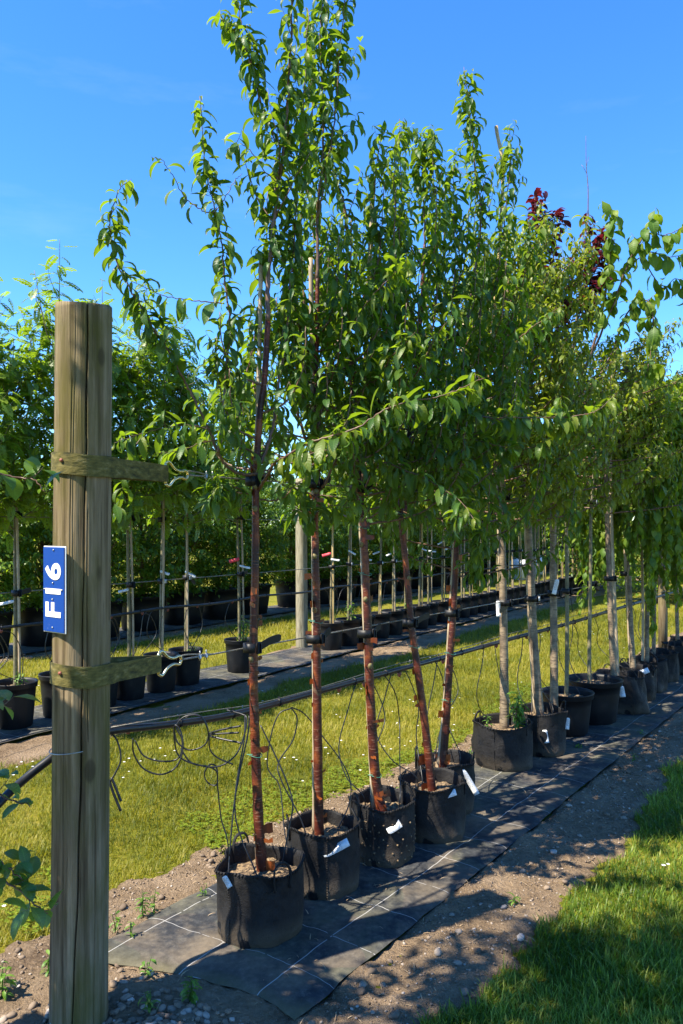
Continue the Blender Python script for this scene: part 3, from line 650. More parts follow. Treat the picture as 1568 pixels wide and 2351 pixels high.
def strap(zp, zw, wire_t, label, hooklabel):
    """webbing loop round the post, pulled out towards the wire along the row"""
    cx, cy = PX + .006 * zp, PY; r = .100; end = Vector((PX, PY, 0)) + D1 * wire_t; end.z = zw
    a_out = math.atan2(D1.y, D1.x); t = thing('webbing_strap', label, 'strap', (cx, cy, zp))
    b = MB(); hw = .036
    path = []
    for a in np.linspace(a_out - 1.35, a_out - 1.35 - (2 * math.pi - 2.2), 46): path.append(Vector((cx + r * math.cos(a), cy + r * math.sin(a), zp + .006 * math.sin(a * 2))))
    far = path[-1]; near = path[0]; tip = end.copy()
    out = [near.lerp(tip, k / 14) for k in range(1, 15)]; back = [far.lerp(tip, k / 14) for k in range(1, 15)]
    loop = list(reversed(back)) + list(reversed(path)) + out
    vs = []; fs = []
    for i, p in enumerate(loop):
        tg = (loop[min(i + 1, len(loop) - 1)] - loop[max(i - 1, 0)]).normalized(); o = Vector((tg.y, -tg.x, 0)).normalized() * .0016
        tw = (.5 if (p - Vector((cx, cy, p.z))).length < r * 1.15 else .5 - .13 * min(1, (p - far).length / .4))
        for s_, z_ in ((1, -hw), (1, hw), (-1, hw), (-1, -hw)): vs.append(p + o * s_ + Vector((0, 0, z_ * (1 if tw == .5 else .9))))
        if i:
            for k in range(4): k2 = (k + 1) % 4; a0 = (i - 1) * 4; fs.append((a0 + k, a0 + k2, a0 + 4 + k2, a0 + 4 + k))
    b.add(vs, fs).build('webbing', M['webbing'], t, False)
    nl = MB()
    for a in (-1.95,): 
        c = Vector((cx + (r + .003) * math.cos(a), cy + (r + .003) * math.sin(a), zp + .012)); d = Vector((math.cos(a), math.sin(a), 0)); nl.tube([c - d * .004, c + d * .004], .006, 8)
    nl.build('nail', M['rust'], t)
    # S-shaped double wire hook through the strap end
    h = MB(); w = Vector((D1.x, D1.y, 0)); e = end - w * .012
    for sg in (1, -1):
        pts = [e + w * -.0 + Vector((0, 0, .040 * sg)), e + w * .018 + Vector((0, 0, .046 * sg)), e + w * .045 + Vector((0, 0, .022 * sg)), e + w * .075 + Vector((0, 0, .012 * sg)), e + w * .105 + Vector((0, 0, .016 * sg)), e + w * .115 + Vector((0, 0, 0))]
        h.tube(smooth_path(pts, 6), .0055, 8)
    pts = [e + Vector((0, 0, .040)), e - w * .006, e + Vector((0, 0, -.040))]; h.tube(smooth_path(pts, 6), .0055, 8)
    hk = h.build('wire_hook', M['gold_steel'], base=e); tag(hk, hooklabel, 'hook')
    return e + w * .115
eu = strap(1.905, 1.90, .40, 'upper green webbing strap nailed round the sign post', 'bent metal hook in the end of the upper green strap')
elo = strap(1.20, 1.175, .365, 'lower green webbing strap nailed round the sign post below the sign', 'bent metal hook in the end of the lower green strap')
def cable(a, b, r, label, mat='cable', clip=True, sag=.01, name='tension_wire'):
    t = thing(name, label, 'wire', a); n_ = 40; pts = [a.lerp(b, k / n_) - Vector((0, 0, sag * 4 * (k / n_) * (1 - k / n_))) for k in range(n_ + 1)]
    MB().tube(pts, r, 6).build('cable', M[mat], t)
    if clip:
        w = (b - a).normalized(); g = MB(); lp = [a + w * .02, a - w * .005 + Vector((0, 0, .012)), a + w * .03 + Vector((0, 0, .016)), a + w * .12 + Vector((0, 0, .005)), a + w * .17]
        MB().tube(smooth_path(lp, 6), r * .9, 6).build('end_loop', M[mat], t)
        for d in (.10, .135):
            g = MB(); c = a + w * d; g.box(c, (.012, .016, .020), None, .003); g.tube(smooth_path([c + Vector((0, -.004, .022)), c + Vector((0, .0, -.016)), c + Vector((0, .004, .022))], 5), .0025, 5); g.build('cable_clamp', M['steel'], t)
    return t
wl_up = row1(10.5, -.118, 1.915); wl_lo = row1(10.5, -.118, 1.165)
cable(eu, wl_up, .0038, 'upper steel tension wire running along the near tree row')
cable(elo, wl_lo, .0038, 'lower steel tension wire running along the near tree row')

# blue number sign, set 45 degrees to the left on the post
sg = thing('number_sign', 'blue enamel sign reading F16 sideways screwed to the sign post', 'sign', (PX - .068, PY - .074, 1.39))
nrm_ = Vector((-.60, -.80, 0)).normalized(); sx_ = Vector((.80, -.60, 0)).normalized(); zc = Vector((0, 0, 1)); sc0 = Vector((PX + .006 * 1.4, PY, 1.488)) + nrm_ * .105; rot = Matrix((sx_, -nrm_, zc)).transposed()
OFF[sg.name] = Vector(sg.location)
MB().box(sc0 - nrm_ * .0025, (.125, .004, .288), rot, .001).build('backing', M['sign_white'], sg, False)
MB().box(sc0 + nrm_ * .0012, (.119, .004, .282), rot, .001).build('blue_panel', M['sign_blue'], sg, False)
def text_mesh(txt, size, offs, mat, origin, xdir, ydir, ndir, parent, name='lettering', depth=.0012):
    cu = bpy.data.curves.new('lettering', 'FONT'); cu.body = txt; cu.size = size; cu.offset = offs; cu.extrude = depth / 2; cu.align_x = 'CENTER'; cu.align_y = 'CENTER'; cu.resolution_u = 6
    cu.space_character = 1.12
    to = bpy.data.objects.new('lettering', cu); C.objects.link(to); bpy.context.view_layer.update(); dg = bpy.context.evaluated_depsgraph_get()
    me = bpy.data.meshes.new_from_object(to.evaluated_get(dg)); bpy.data.objects.remove(to); bpy.data.curves.remove(cu)
    off = OFF[parent.name]; mt = Matrix((xdir, ydir, ndir)).transposed()
    for v in me.vertices: v.co = origin + mt @ v.co - off
    me.materials.clear(); return link_mesh(name, me, mat, parent)
text_mesh('F16', .117, .0034, M['sign_white'], sc0 + nrm_ * .0042 - zc * .004 + sx_ * .004, zc, -sx_, nrm_, sg)
for z_, x_ in ((.131, 0), (.022, -.004), (-.033, -.006), (-.126, -.006), (.0, -.052), (.0, .048)):
    c = sc0 + zc * z_ + sx_ * (x_ + .002) + nrm_ * .004; MB().tube([c, c + nrm_ * .0015, c + nrm_ * .003], [.0032, .0032, .0018], 10).build('screw', M['steel'], sg)

# ------------------------------------------------------------------ irrigation pipe of the near row
def pipe(name, pts, r, label, clips, row, conn):
    t = thing(name, label, 'pipe', pts[0]); sp = [Vector(p) for p in smooth_path(pts, 8)]
    MB().tube(sp, r, 10).build('hose', M['hose'], t)
    L = [0.0]
    for a, b in zip(sp, sp[1:]): L.append(L[-1] + (b - a).length)
    def on(d):
        for i in range(len(sp) - 1):
            if L[i + 1] >= d: return sp[i].lerp(sp[i + 1], (d - L[i]) / max(1e-6, L[i + 1] - L[i])), (sp[i + 1] - sp[i]).normalized()
        return sp[-1], (sp[-1] - sp[-2]).normalized()
    for d in clips:
        c, w = on(d); g = MB(); g.tube([c - w * .005, c + w * .005], r * 1.22, 10); g.box(c + Vector((0, 0, r * 1.5)), (.006, .008, .016), None, .001); g.build('clip', M['black_plastic'], t)
    return t, on
pp = [at(-130, 1990, 2.45), at(0, 1842, 2.62), at(60, 1786, 2.72), at(112, 1745, 2.78), at(160, 1708, 2.84), row1(-.64, -.2, .945), row1(-.3, -.2, .905), row1(.1, -.2, .875), row1(1, -.2, .87), row1(2, -.2, .862), row1(3, -.2, .858), row1(4.2, -.2, .848), row1(5.4, -.2, .853), row1(7, -.2, .855), row1(10, -.2, .855)]
_, on_pipe = pipe('irrigation_pipe', pp, .015, 'thick black irrigation pipe slung along the near tree row', [1.05 + .31 * k for k in range(26)], row1, None)
MB().tube([row1(-.62 + .25 * k, -.19, .958 - .02 * min(k, 3) + .006 * math.sin(k)) for k in range(40)], .0022, 5).build('support_wire', M['cable'], bpy.data.objects['irrigation_pipe'])

def tube_thing(pts, label, r=.0032, conn=None, group='thin drip tubes of the near row', mat='hose', sub=8):
    t = thing('drip_tube', label, 'drip tube', pts[0], group)
    MB().tube([Vector(p) for p in smooth_path(pts, sub)], r, 6).build('hose', M[mat], t)
    if conn is not None:
        c = Vector(conn); g = MB(); g.tube([c + Vector((0, 0, .004)), c - Vector((0, 0, .010)), c - Vector((0, 0, .022))], [.014, .012, .005], 10); g.build('red_connector', M['rust'], t)
    return t

# ------------------------------------------------------------------ pots
def soil_disc(c, r, z, seed, parent, name='soil', amp=.012):
    b = MB(); vs = [Vector(c) + Vector((0, 0, z + .012))]; fs = []; nr, na = 18, 56
    for i in range(1, nr + 1):
        for k in range(na):
            q = 2 * math.pi * k / na; rr = r * i / nr; x, y = rr * math.cos(q), rr * math.sin(q)
            h = (float(fbm(np.array([x * 55 + seed * 7.0]), np.array([y * 55 + 3.0]))[0]) - .47) * amp * 2.6 + .012 * (1 - (i / nr) ** 2); vs.append(Vector(c) + Vector((x, y, z + h)))
    for k in range(na): fs.append((0, 1 + k, 1 + (k + 1) % na))
    for i in range(nr - 1):
        for k in range(na): k2 = (k + 1) % na; fs.append((1 + i * na + k, 1 + (i + 1) * na + k, 1 + (i + 1) * na + k2, 1 + i * na + k2))
    return b.add(vs, fs).build(name, M['soil'], parent)
def grow_bag(c, r, h, seed, label, lean=(0, 0), holes=False, handles=True, group=None, ha=.3, wrinkle=1.0):
    c = Vector(c); t = thing('grow_bag', label, 'grow bag', c, group); rg = random.Random(seed)
    def fn(q, z, i):
        w = (float(fbm(np.array([q * 1.6 + seed * 3.1]), np.array([z * 7 + seed]))[0]) - .47) * .060 * wrinkle; seamless = .5 + .5 * math.cos(q)
        w2 = (float(fbm(np.array([(2 * math.pi - q) * 1.6 + seed * 5.7]), np.array([z * 7]))[0]) - .47) * .060 * wrinkle; k = min(1, abs(math.pi - abs(q - math.pi)) / .6 + .0); wv = w * k + w2 * (1 - k) * 0
        g = 1 if i else .3; up = z / h
        rimw = .010 * math.sin(q * 3 + seed) * max(0, up - .8) * 5 if up > .8 else 0
        return Vector((math.cos(q) * wv * g + lean[0] * up, math.sin(q) * wv * g + lean[1] * up, rimw))
    prof = [(r * .55, .004), (r * .90, .0), (r * .965, .012), (r * .985, .05), (r * 1.0, .10), (r * 1.01, .16), (r * 1.0, .21), (r * .985, h - .03), (r * .985, h - .012), (r * 1.0, h - .004), (r * .995, h + .003), (r * .965, h + .003), (r * .955, h - .01), (r * .95, h - .05), (r * .93, h - .09)]
    body = MB().lathe(c, prof, 64, fn).build('bag', M['fabric'], t)
    st = MB()                                               # stitched rim
    for k in range(70):
        q = 2 * math.pi * k / 70; d = fn(q, h, 9); p = c + Vector((math.cos(q) * r * 1.005, math.sin(q) * r * 1.005, h)) + d; tg = Vector((-math.sin(q), math.cos(q), 0))
        st.tube([p - tg * .004 + Vector((0, 0, -.007)), p + Vector((math.cos(q), math.sin(q), 0)) * .002, p + tg * .004 + Vector((0, 0, .007))], .0022, 4)
    st.build('rim_stitching', M['fabric'], t)
    sm = MB(); q = -1.9 + rg.uniform(-.5, .5)
    for k in range(26):
        z = .01 + (h - .02) * k / 26; d = fn(q % (2 * math.pi), z, 3); p = c + Vector((math.cos(q) * r * 1.004, math.sin(q) * r * 1.004, z)) + d; sm.tube([p, p + Vector((0, 0, .006))], .0028, 4)
    sm.build('side_seam', M['fabric'], t)
    if handles:
        for k, q in enumerate((ha, ha + math.pi)):
            rad = Vector((math.cos(q), math.sin(q), 0)); tg = Vector((-math.sin(q), math.cos(q), 0)); p = c + rad * (r * .95) + Vector((lean[0], lean[1], 0)); hh = rg.uniform(.035, .06); o = rad * rg.uniform(-.03, .015)
            pts = [p - tg * .035 + Vector((0, 0, h - .06)), p - tg * .038 + Vector((0, 0, h)), p - tg * .026 + o * .7 + Vector((0, 0, h + hh * .8)), p + o + Vector((0, 0, h + hh)), p + tg * .026 + o * .7 + Vector((0, 0, h + hh * .75)), p + tg * .038 + Vector((0, 0, h)), p + tg * .035 + Vector((0, 0, h - .06))]
            MB().tube([Vector(x) for x in smooth_path(pts, 6)], .0075, 8, True, .55).build('handle', M['fabric'], t)
    if holes:
        hb = MB()
        for i in range(6):
            for k in range(22):
                q = 2 * math.pi * (k + .5 * (i % 2)) / 22; z = .04 + i * .035 + rg.uniform(-.006, .006); d = fn(q, z, 3); n = Vector((math.cos(q), math.sin(q), 0)); p = c + n * (r * 1.005) + d + Vector((0, 0, z)); hb.tube([p - n * .004, p + n * .0022], [.0052, .0046], 7)
        hb.build('drain_holes', M['soil'], t)
    soil_disc(c + Vector((lean[0] * .8, lean[1] * .8, 0)), r * .945, h - .065, seed, t)
    return t
def plastic_pot(c, r, h, seed, label, group=None, soil=True):
    c = Vector(c); t = thing('plastic_pot', label, 'plant pot', c, group)
    prof = [(r * .45, .006), (r * .72, .0), (r * .765, .012), (r * .82, h * .35), (r * .88, h * .70), (r * .905, h - .045), (r * .96, h - .042), (r * .975, h - .035), (r * .985, h - .006), (r * 1.0, h), (r * .985, h + .004), (r * .92, h), (r * .90, h - .02), (r * .88, h - .07), (r * .86, h - .10)]
    MB().lathe(c, prof, 48, lambda q, z, i: Vector((math.cos(q), math.sin(q), 0)) * (.002 * math.sin(q * 2 + seed) - (.004 if (i in (1, 2) and (q * 8 / 6.283) % 1 < .25) else 0))).build('pot_body', M['black_plastic'], t)
    if soil: soil_disc(c, r * .89, h - .055, seed, t)
    return t
def tag_strip(p, d, n, L, W, label, mat='white_tag', curl=.25, group=None, parent=None, hole=True):
    """a thin printed label: from p along d, face normal n, gently curled"""
    d = Vector(d).normalized(); n = Vector(n); n = (n - d * n.dot(d)).normalized(); sd = d.cross(n); vs = []; at_ = []; N = 8
    for i in range(N + 1):
        t = i / N; q = Vector(p) + d * (L * t) + n * (curl * L * (t * t - t) * 1.0); w = W * (.5 if t > .08 else .32)
        for sx in (-1, 1):
            for o in (0, .0009): vs.append(q + sd * (w * sx) + n * o); at_.append((t, (sx + 1) / 2, 0))
    fs = []
    for i in range(N):
        a = i * 4; b = a + 4; fs += [(a, a + 2, b + 2, b), (a + 1, b + 1, b + 3, a + 3), (a, b, b + 1, a + 1), (a + 2, a + 3, b + 3, b + 2)]
    fs += [(0, 1, 3, 2), (N * 4, N * 4 + 2, N * 4 + 3, N * 4 + 1)]
    o = MB().add(vs, fs, at_).build('plant_tag', M[mat], None, True, p, True)
    return tag(o, label, 'plant tag', group)
def tree_tie(c, ax, rx, ry, label, h=.036, buckle=1, tail=0.0, tailup=.02, group=None, white=False, taild=None):
    """rubber band round trunk, stake and wire with a buckle; long axis ax"""
    c = Vector(c); ax = Vector(ax).normalized(); ay = Vector((-ax.y, ax.x, 0)); t = thing('tree_tie', label, 'tree tie', c, group); b = MB(); n = 28; vs = []; fs = []
    for k in range(n):
        q = 2 * math.pi * k / n; p_ = 2 / 3.2; X = math.copysign(abs(math.cos(q)) ** p_, math.cos(q)); Y = math.copysign(abs(math.sin(q)) ** p_, math.sin(q))
        for (o, z) in ((0, -h / 2), (.005, -h / 2), (.005, h / 2), (0, h / 2)): vs.append(c + ax * (X * (rx + o)) + ay * (Y * (ry + o)) + Vector((0, 0, z)))
    for k in range(n):
        k2 = (k + 1) % n
        for j in range(4): j2 = (j + 1) % 4; fs.append((k * 4 + j, k2 * 4 + j, k2 * 4 + j2, k * 4 + j2))
    b.add(vs, fs).build('band', M['black_plastic'], t)
    face = -ay if ay.y > 0 else ay
    rot = Matrix((ax, face, Vector((0, 0, 1)))).transposed()
    g = MB(); bc = c + face * (ry + .009) + ax * (rx * .2 * buckle); g.box(bc, (.030, .012, h * 1.25), rot, .003); g.box(bc + face * .007 + ax * .005, (.006, .005, h * 1.0), rot, .001); g.build('buckle', M['black_plastic'], t)
    if white:
        b2 = MB().box(c + face * (ry + .0155) + ax * (rx * .2 * buckle), (.034, .0012, h * .8), rot); b2.build('white_label', M['white_tag'], t)
    if tail:
        td = Vector(taild).normalized() if taild else (ax + face * .25).normalized(); p0 = c + ax * rx + face * ry * .6; s2 = MB(); pts = [p0, p0 + td * tail * .5 + Vector((0, 0, tailup * .7)), p0 + td * tail + Vector((0, 0, tailup))]
        P = [Vector(x) for x in smooth_path(pts, 5)]; vs = []; fs = []; nn = Vector((-td.y, td.x, 0))
        for i, p in enumerate(P):
            w = h * .42 * (1 if i < len(P) - 1 else .6)
            vs += [p + Vector((0, 0, -w)) - nn * .0018, p + Vector((0, 0, -w)) + nn * .0018, p + Vector((0, 0, w)) + nn * .0018, p + Vector((0, 0, w)) - nn * .0018]
            if i:
                a = (i - 1) * 4
                for k in range(4): k2 = (k + 1) % 4; fs.append((a + k, a + k2, a + 4 + k2, a + 4 + k))
        fs += [(3, 2, 1, 0), tuple((len(P) - 1) * 4 + k for k in range(4))]; s2.add(vs, fs).build('strap_tail', M['black_plastic'], t, False)
    return t
def stake(pts, r, label, mat='bamboo', group=None):
    b = MB(); P = [Vector(x) for x in smooth_path(pts, 8)]; rr = [r * (1 + .07 * math.sin(i * 2.1)) for i in range(len(P))]; o = b.tube(P, rr, 10).build('support_stake', M[mat], None, True, P[0]); return tag(o, label, 'stake', group)

# ------------------------------------------------------------------ branch growth
def trunk_mesh(pts, r0, r1, seed, parent, mat, sides=14, lump=.10, sub=14, name='trunk', flare=.25):
    P = [Vector(p) for p in smooth_path(pts, sub)]; m = len(P); b = MB(); vs = []; fs = []; 
    Lt = sum((q - p).length for p, q in zip(P, P[1:])); d = 0
    for i, p in enumerate(P):
        if i: d += (P[i] - P[i - 1]).length
        f = d / Lt; rr = r0 + (r1 - r0) * f; rr *= 1 + flare * math.exp(-d / .05)
        T = (P[min(i + 1, m - 1)] - P[max(i - 1, 0)]).normalized(); u = T.cross(Vector((0, 1, 0))).normalized(); w = T.cross(u)
        for k in range(sides):
            q = 2 * math.pi * k / sides; nz = float(fbm(np.array([abs(math.pi - q) * 1.6 + seed]), np.array([d * 16 + seed * 2.0]), 3)[0]) - .45
            vs.append(p + (u * math.cos(q) + w * math.sin(q)) * rr * (1 + nz * lump * 2))
        if i:
            for k in range(sides): k2 = (k + 1) % sides; a = (i - 1) * sides; fs.append((a + k, a + k2, a + sides + k2, a + sides + k))
    fs += [tuple(range(sides - 1, -1, -1)), tuple((m - 1) * sides + k for k in range(sides))]
    b.add(vs, fs).build(name, mat, parent); return P
def sub_path(P, a, b):
    n = len(P); i, j = int(a * (n - 1)), max(int(a * (n - 1)) + 1, int(b * (n - 1))); return P[i:j + 1]
def twig(mb, leaves, p, d, L, r, rg, spacing, size, tone, up=.35, droop=.3, bend=.25, out=.9, nseg=6, sides=5):
    """a small shoot with leaves: starts along d, bends up (or down for negative up)"""
    path = [p.copy()]; dd = d.normalized()
    for k in range(nseg):
        dd = (dd + Vector((rg.uniform(-bend, bend), rg.uniform(-bend, bend), up * .35 + rg.uniform(-bend, bend) * .5))).normalized(); path.append(path[-1] + dd * (L / nseg))
    mb.tube(path, [r * (1 - .75 * k / nseg) for k in range(nseg + 1)], sides)
    leaves.along(path, rg, spacing, size, tone, droop, .12, out); return path
def branch(parent, leaves, pts, r0, r1, rg, spacing, size, tone, laterals=0, latlen=(.12, .35), start=.15, up=.5, mat='twig', droop=.3, spread=1.0, latstart=.2, leafstart=None, latspace=None, name='branch', jit=.0035):
    droop = .45 if droop == .3 else droop
    P = [Vector(p) for p in smooth_path(pts, 7)]; P = [P[0]] + [p + Vector((rg.uniform(-jit, jit), rg.uniform(-jit, jit), rg.uniform(-jit, jit))) for p in P[1:]]
    n = len(P); mb = MB(); mb.tube(P, [r0 + (r1 - r0) * (i / (n - 1)) ** .8 for i in range(n)], 7)
    leaves.along(P, rg, spacing, size, tone, droop, start if leafstart is None else leafstart)
    for k in range(laterals):
        f = latstart + (1 - latstart) * (k + rg.random()) / laterals; i = min(n - 2, int(f * (n - 1))); T = (P[i + 1] - P[i]).normalized(); a = k * 2.4 + rg.uniform(-.6, .6); o = T.orthogonal().normalized(); w = T.cross(o)
        d = T * .8 + (o * math.cos(a) + w * math.sin(a)) * .8 * spread + Vector((0, 0, .15)); twig(mb, leaves, P[i], d, rg.uniform(*latlen) * (1.1 - .6 * f), max(.0016, (r0 + (r1 - r0) * f) * .45), rg, latspace or spacing * .9, size * .95, tone + .05, up, droop)
    if mat: mb.build(name, M[mat], parent)
    return P

# ------------------------------------------------------------------ the five red-barked cherries in front
def tr(Ys, *uv):
    """picture points with depth running from Ys[0] to Ys[-1]"""
    n = len(uv); out = []
    for i, (u, v) in enumerate(uv):
        q = i / (n - 1) * (len(Ys) - 1); k = min(len(Ys) - 2, int(q)); out.append(at(u, v, Ys[k] + (Ys[k + 1] - Ys[k]) * (q - k)))
    return out
def flakes(parent, P, r0, r1, seed, n, big=1.0):
    rg = random.Random(seed); lv = Leaves(seed); vs = []; fs = []; at_ = []; m = MB()
    for _ in range(n):
        f = rg.random(); i = min(len(P) - 2, int(f * (len(P) - 1))); T = (P[i + 1] - P[i]).normalized(); a = rg.uniform(0, 6.283); o = T.orthogonal().normalized(); w = T.cross(o); rr = (r0 + (r1 - r0) * f) * 1.03
        hL = rg.choice((rg.uniform(.004, .010), rg.uniform(.008, .022))) * big; span = rg.uniform(.5, 1.5); peel = rg.uniform(.15, 1.1) if rg.random() < .7 else 1.8; tone = rg.random(); V = []; A = []
        for j in range(6):
            q = a + span * j / 5; lift = rr * (1 + peel * max(0, (j - 2) / 3) ** 1.6 * .9); d = o * math.cos(q) + w * math.sin(q)
            for e in (-1, 1): V.append(P[i] + d * lift + T * (e * hL * (1 - .12 * j / 5 * rg.random()) + .004 * j * rg.uniform(-.3, .3))); A.append((0, j / 5, tone))
        m.add(V, [(2 * j, 2 * j + 2, 2 * j + 3, 2 * j + 1) for j in range(5)], A)
    tk = [c for c in parent.children if c.name.split('.')[0] == 'trunk'][0]; old = tk.data; off = OFF[parent.name]; nv = len(old.vertices)
    V = [v.co.copy() for v in old.vertices] + [p - off for p in m.v]; Fc = [tuple(p.vertices) for p in old.polygons]; nf = len(Fc); Fc += [tuple(i + nv for i in f) for f in m.f]
    me = bpy.data.meshes.new('trunk'); me.from_pydata(V, [], Fc); me.materials.append(M['red_bark']); me.materials.append(M['flake'])
    for i, p in enumerate(me.polygons): p.use_smooth = True; p.material_index = 1 if i >= nf else 0
    t = me.attributes.new('leaf', 'FLOAT_VECTOR', 'POINT'); t.data.foreach_set('vector', [0.0] * (3 * nv) + [x for q in m.a for x in q]); tk.data = me

def knots(parent, P, r, fr, seed):
    rg = random.Random(seed)
    for f in fr:
        i = int(f * (len(P) - 1)); a = rg.uniform(-2.6, -.5); d = Vector((math.cos(a), math.sin(a), 0)); MB().blob(P[i] + d * r * .8, r * .62, r * .62, r * .7, rg, 8, 6, .15).build('knot', M['knot'], parent)
def green_ties(P, r, fr, label):
    for k, f in enumerate(fr):
        c = P[int(f * (len(P) - 1))]; o = MB().tube([c + Vector((math.cos(a) * r, math.sin(a) * r, .004 * math.sin(a * 2))) for a in np.linspace(0, 6.6, 22)] + [c + Vector((-r * 1.3, -r * 1.1, .012))], .0016, 5).build('wire_tie', M['green_tie'], None, True, c); tag(o, label[k], 'wire tie')
SP, SZ = .0205, .088
def extra(parent, lv, P, rg, n, flo, fhi, reach, rise, lat=2, sz=SZ, tone=.35, az=None):
    """further ascending shoots off the stem, filling the crown all round"""
    for k in range(n):
        f = flo + (fhi - flo) * (k + rg.random()) / n; i = min(len(P) - 2, int(f * (len(P) - 1))); a = (k * 2.4 + rg.uniform(-.4, .4)) if az is None else rg.uniform(*az); d = Vector((math.cos(a), math.sin(a), 0)); rc = reach * rg.uniform(.6, 1.15) * (1.1 - .55 * (f - flo) / max(.01, fhi - flo)); rs = rise * rg.uniform(.6, 1.15)
        p = P[i]; pts = [p, p + d * rc * .55 + Vector((0, 0, rs * .12)), p + d * rc * .9 + Vector((0, 0, rs * .45)), p + d * rc + Vector((0, 0, rs))]
        branch(parent, lv, pts, .006, .002, rg, SP, sz, tone, lat, (.10, .28))

# first tree
t1 = thing('cherry_tree', 'red-barked cherry tree in the bag nearest the sign post, tallest crown', 'tree', gnd(602, 2020, .22)); rg = random.Random(101); lv = Leaves(101)
P1 = trunk_mesh(tr([3.277, 3.33, 3.36], (604, 2035), (602, 2010), (592, 1850), (584, 1650), (582, 1500), (586, 1300), (587, 1130), (588, 1085), (591, 1039), (597, 949), (608, 859), (615, 739)), .0225, .0125, 1, t1, M['red_bark'], 16)
branch(t1, lv, tr([3.36, 3.38, 3.36, 3.3], (615, 742), (616, 640), (626, 540), (637, 440), (655, 300), (665, 150), (671, 0), (675, -160)), .0115, .003, rg, SP, SZ, .3, 13, (.18, .45), latstart=.22)
b1 = branch(t1, lv, tr([3.33, 3.2, 3.05, 2.98], (588, 1088), (573, 1090), (540, 1084), (516, 1066), (501, 1039), (480, 988), (456, 940), (429, 883), (411, 850), (371, 785), (349, 751), (322, 702), (296, 661), (266, 598), (253, 540), (253, 495), (266, 454), (284, 418)), .008, .0016, rg, .014, .092, .3, 7, (.06, .16), latstart=.45, leafstart=.38)
branch(t1, lv, tr([3.2, 3.25, 3.3, 3.3], (501, 1039), (510, 979), (515, 889), (524, 799), (527, 724), (515, 640), (510, 574), (500, 504), (487, 450), (473, 396), (466, 315), (459, 222)), .0065, .0014, rg, .017, .088, .32, 7, (.08, .2), latstart=.3, leafstart=.2)
branch(t1, lv, tr([3.3, 3.2], (492, 490), (455, 478), (419, 445), (392, 396), (370, 367), (347, 362)), .0026, .001, rg, .03, .08, .5, 0, leafstart=.2)
branch(t1, lv, tr([3.3, 3.3], (492, 490), (518, 450), (540, 414), (556, 400)), .0022, .001, rg, .03, .07, .5)
branch(t1, lv, tr([3.27, 3.1], (515, 697), (470, 692), (420, 688), (365, 675), (329, 657), (302, 648)), .003, .001, rg, .034, .10, .45, 0, leafstart=.1)
branch(t1, lv, tr([3.33, 3.4, 3.45], (586, 1080), (574, 1066), (555, 1039), (543, 1003), (545, 964), (552, 934), (561, 889), (570, 844), (579, 808), (596, 700), (610, 560), (615, 440)), .008, .002, rg, SP, SZ, .33, 6, (.12, .3), latstart=.35, leafstart=.3)
branch(t1, lv, tr([3.34, 3.42, 3.5], (590, 1078), (609, 1039), (621, 1000), (633, 943), (638, 889), (648, 829), (660, 739), (665, 664), (669, 619), (675, 559), (684, 420), (692, 300), (702, 150), (708, 20)), .0085, .0018, rg, SP, SZ, .3, 12, (.14, .36), latstart=.35, leafstart=.3)
branch(t1, lv, tr([3.36, 3.36, 3.3], (634, 440), (640, 370), (626, 306), (599, 238), (585, 170), (560, 110), (530, 60), (509, 45)), .004, .0012, rg, .018, SZ, .35, 8, (.1, .26), latstart=.05)
branch(t1, lv, tr([3.36, 3.3], (600, 240), (570, 130), (552, 40), (548, -60)), .003, .0012, rg, .022, SZ, .4, 4, (.1, .22))
branch(t1, lv, tr([3.36, 3.28], (640, 420), (610, 395), (575, 345), (545, 330), (520, 345)), .003, .001, rg, .026, .085, .45, 2, (.08, .16))
branch(t1, lv, tr([3.33, 3.1, 2.95, 2.92], (594, 1123), (606, 1105), (627, 1069), (651, 1051), (687, 1030), (711, 1015), (765, 1000), (823, 980), (883, 942), (949, 920), (1018, 908), (1063, 888), (1111, 868)), .008, .0014, rg, .015, .098, .55, 4, (.06, .16), latstart=.4, leafstart=.16)
branch(t1, lv, tr([3.33, 3.2], (591, 1090), (621, 1078), (669, 1064), (720, 1040), (760, 1030)), .005, .0014, rg, .024, .09, .45, 3, (.08, .2))
branch(t1, lv, tr([3.33, 3.2], (578, 1132), (540, 1132), (505, 1120), (490, 1112)), .0035, .0014, rg, .012, .088, .40, 2, (.06, .12), leafstart=.5)
branch(t1, lv, tr([3.33, 3.25], (597, 1147), (633, 1148), (660, 1135), (672, 1117), (700, 1100)), .004, .0014, rg, .03, .09, .4, 1, (.08, .15), leafstart=.4)
branch(t1, lv, tr([3.4, 3.2, 3.0], (543, 1003), (495, 990), (456, 979), (411, 977), (370, 985), (310, 1000), (262, 1018)), .004, .001, rg, .020, .09, .5, 3, (.06, .14), leafstart=.1)
branch(t1, lv, tr([3.2, 3.0], (500, 1010), (465, 1015), (411, 1036), (360, 1040)), .003, .001, rg, .022, .088, .5, 2, (.05, .12))
branch(t1, lv, tr([3.1, 3.0], (330, 1000), (300, 1040), (285, 1090), (275, 1150), (262, 1185)), .002, .0008, rg, .024, .075, .6, 1, (.05, .08))
branch(t1, lv, tr([3.33, 3.15], (560, 1130), (520, 1110), (492, 1130), (480, 1165)), .003, .001, rg, .011, .09, .42, 3, (.06, .12))
extra(t1, lv, P1, rg, 8, .60, .92, .34, .45, 2)
lv.build('foliage', CHERRY, M['cherry_leaf'], t1)
flakes(t1, sub_path(P1, 0, .72), .0225, .017, 11, 46); knots(t1, P1, .019, (.36, .52, .56, .70), 3)

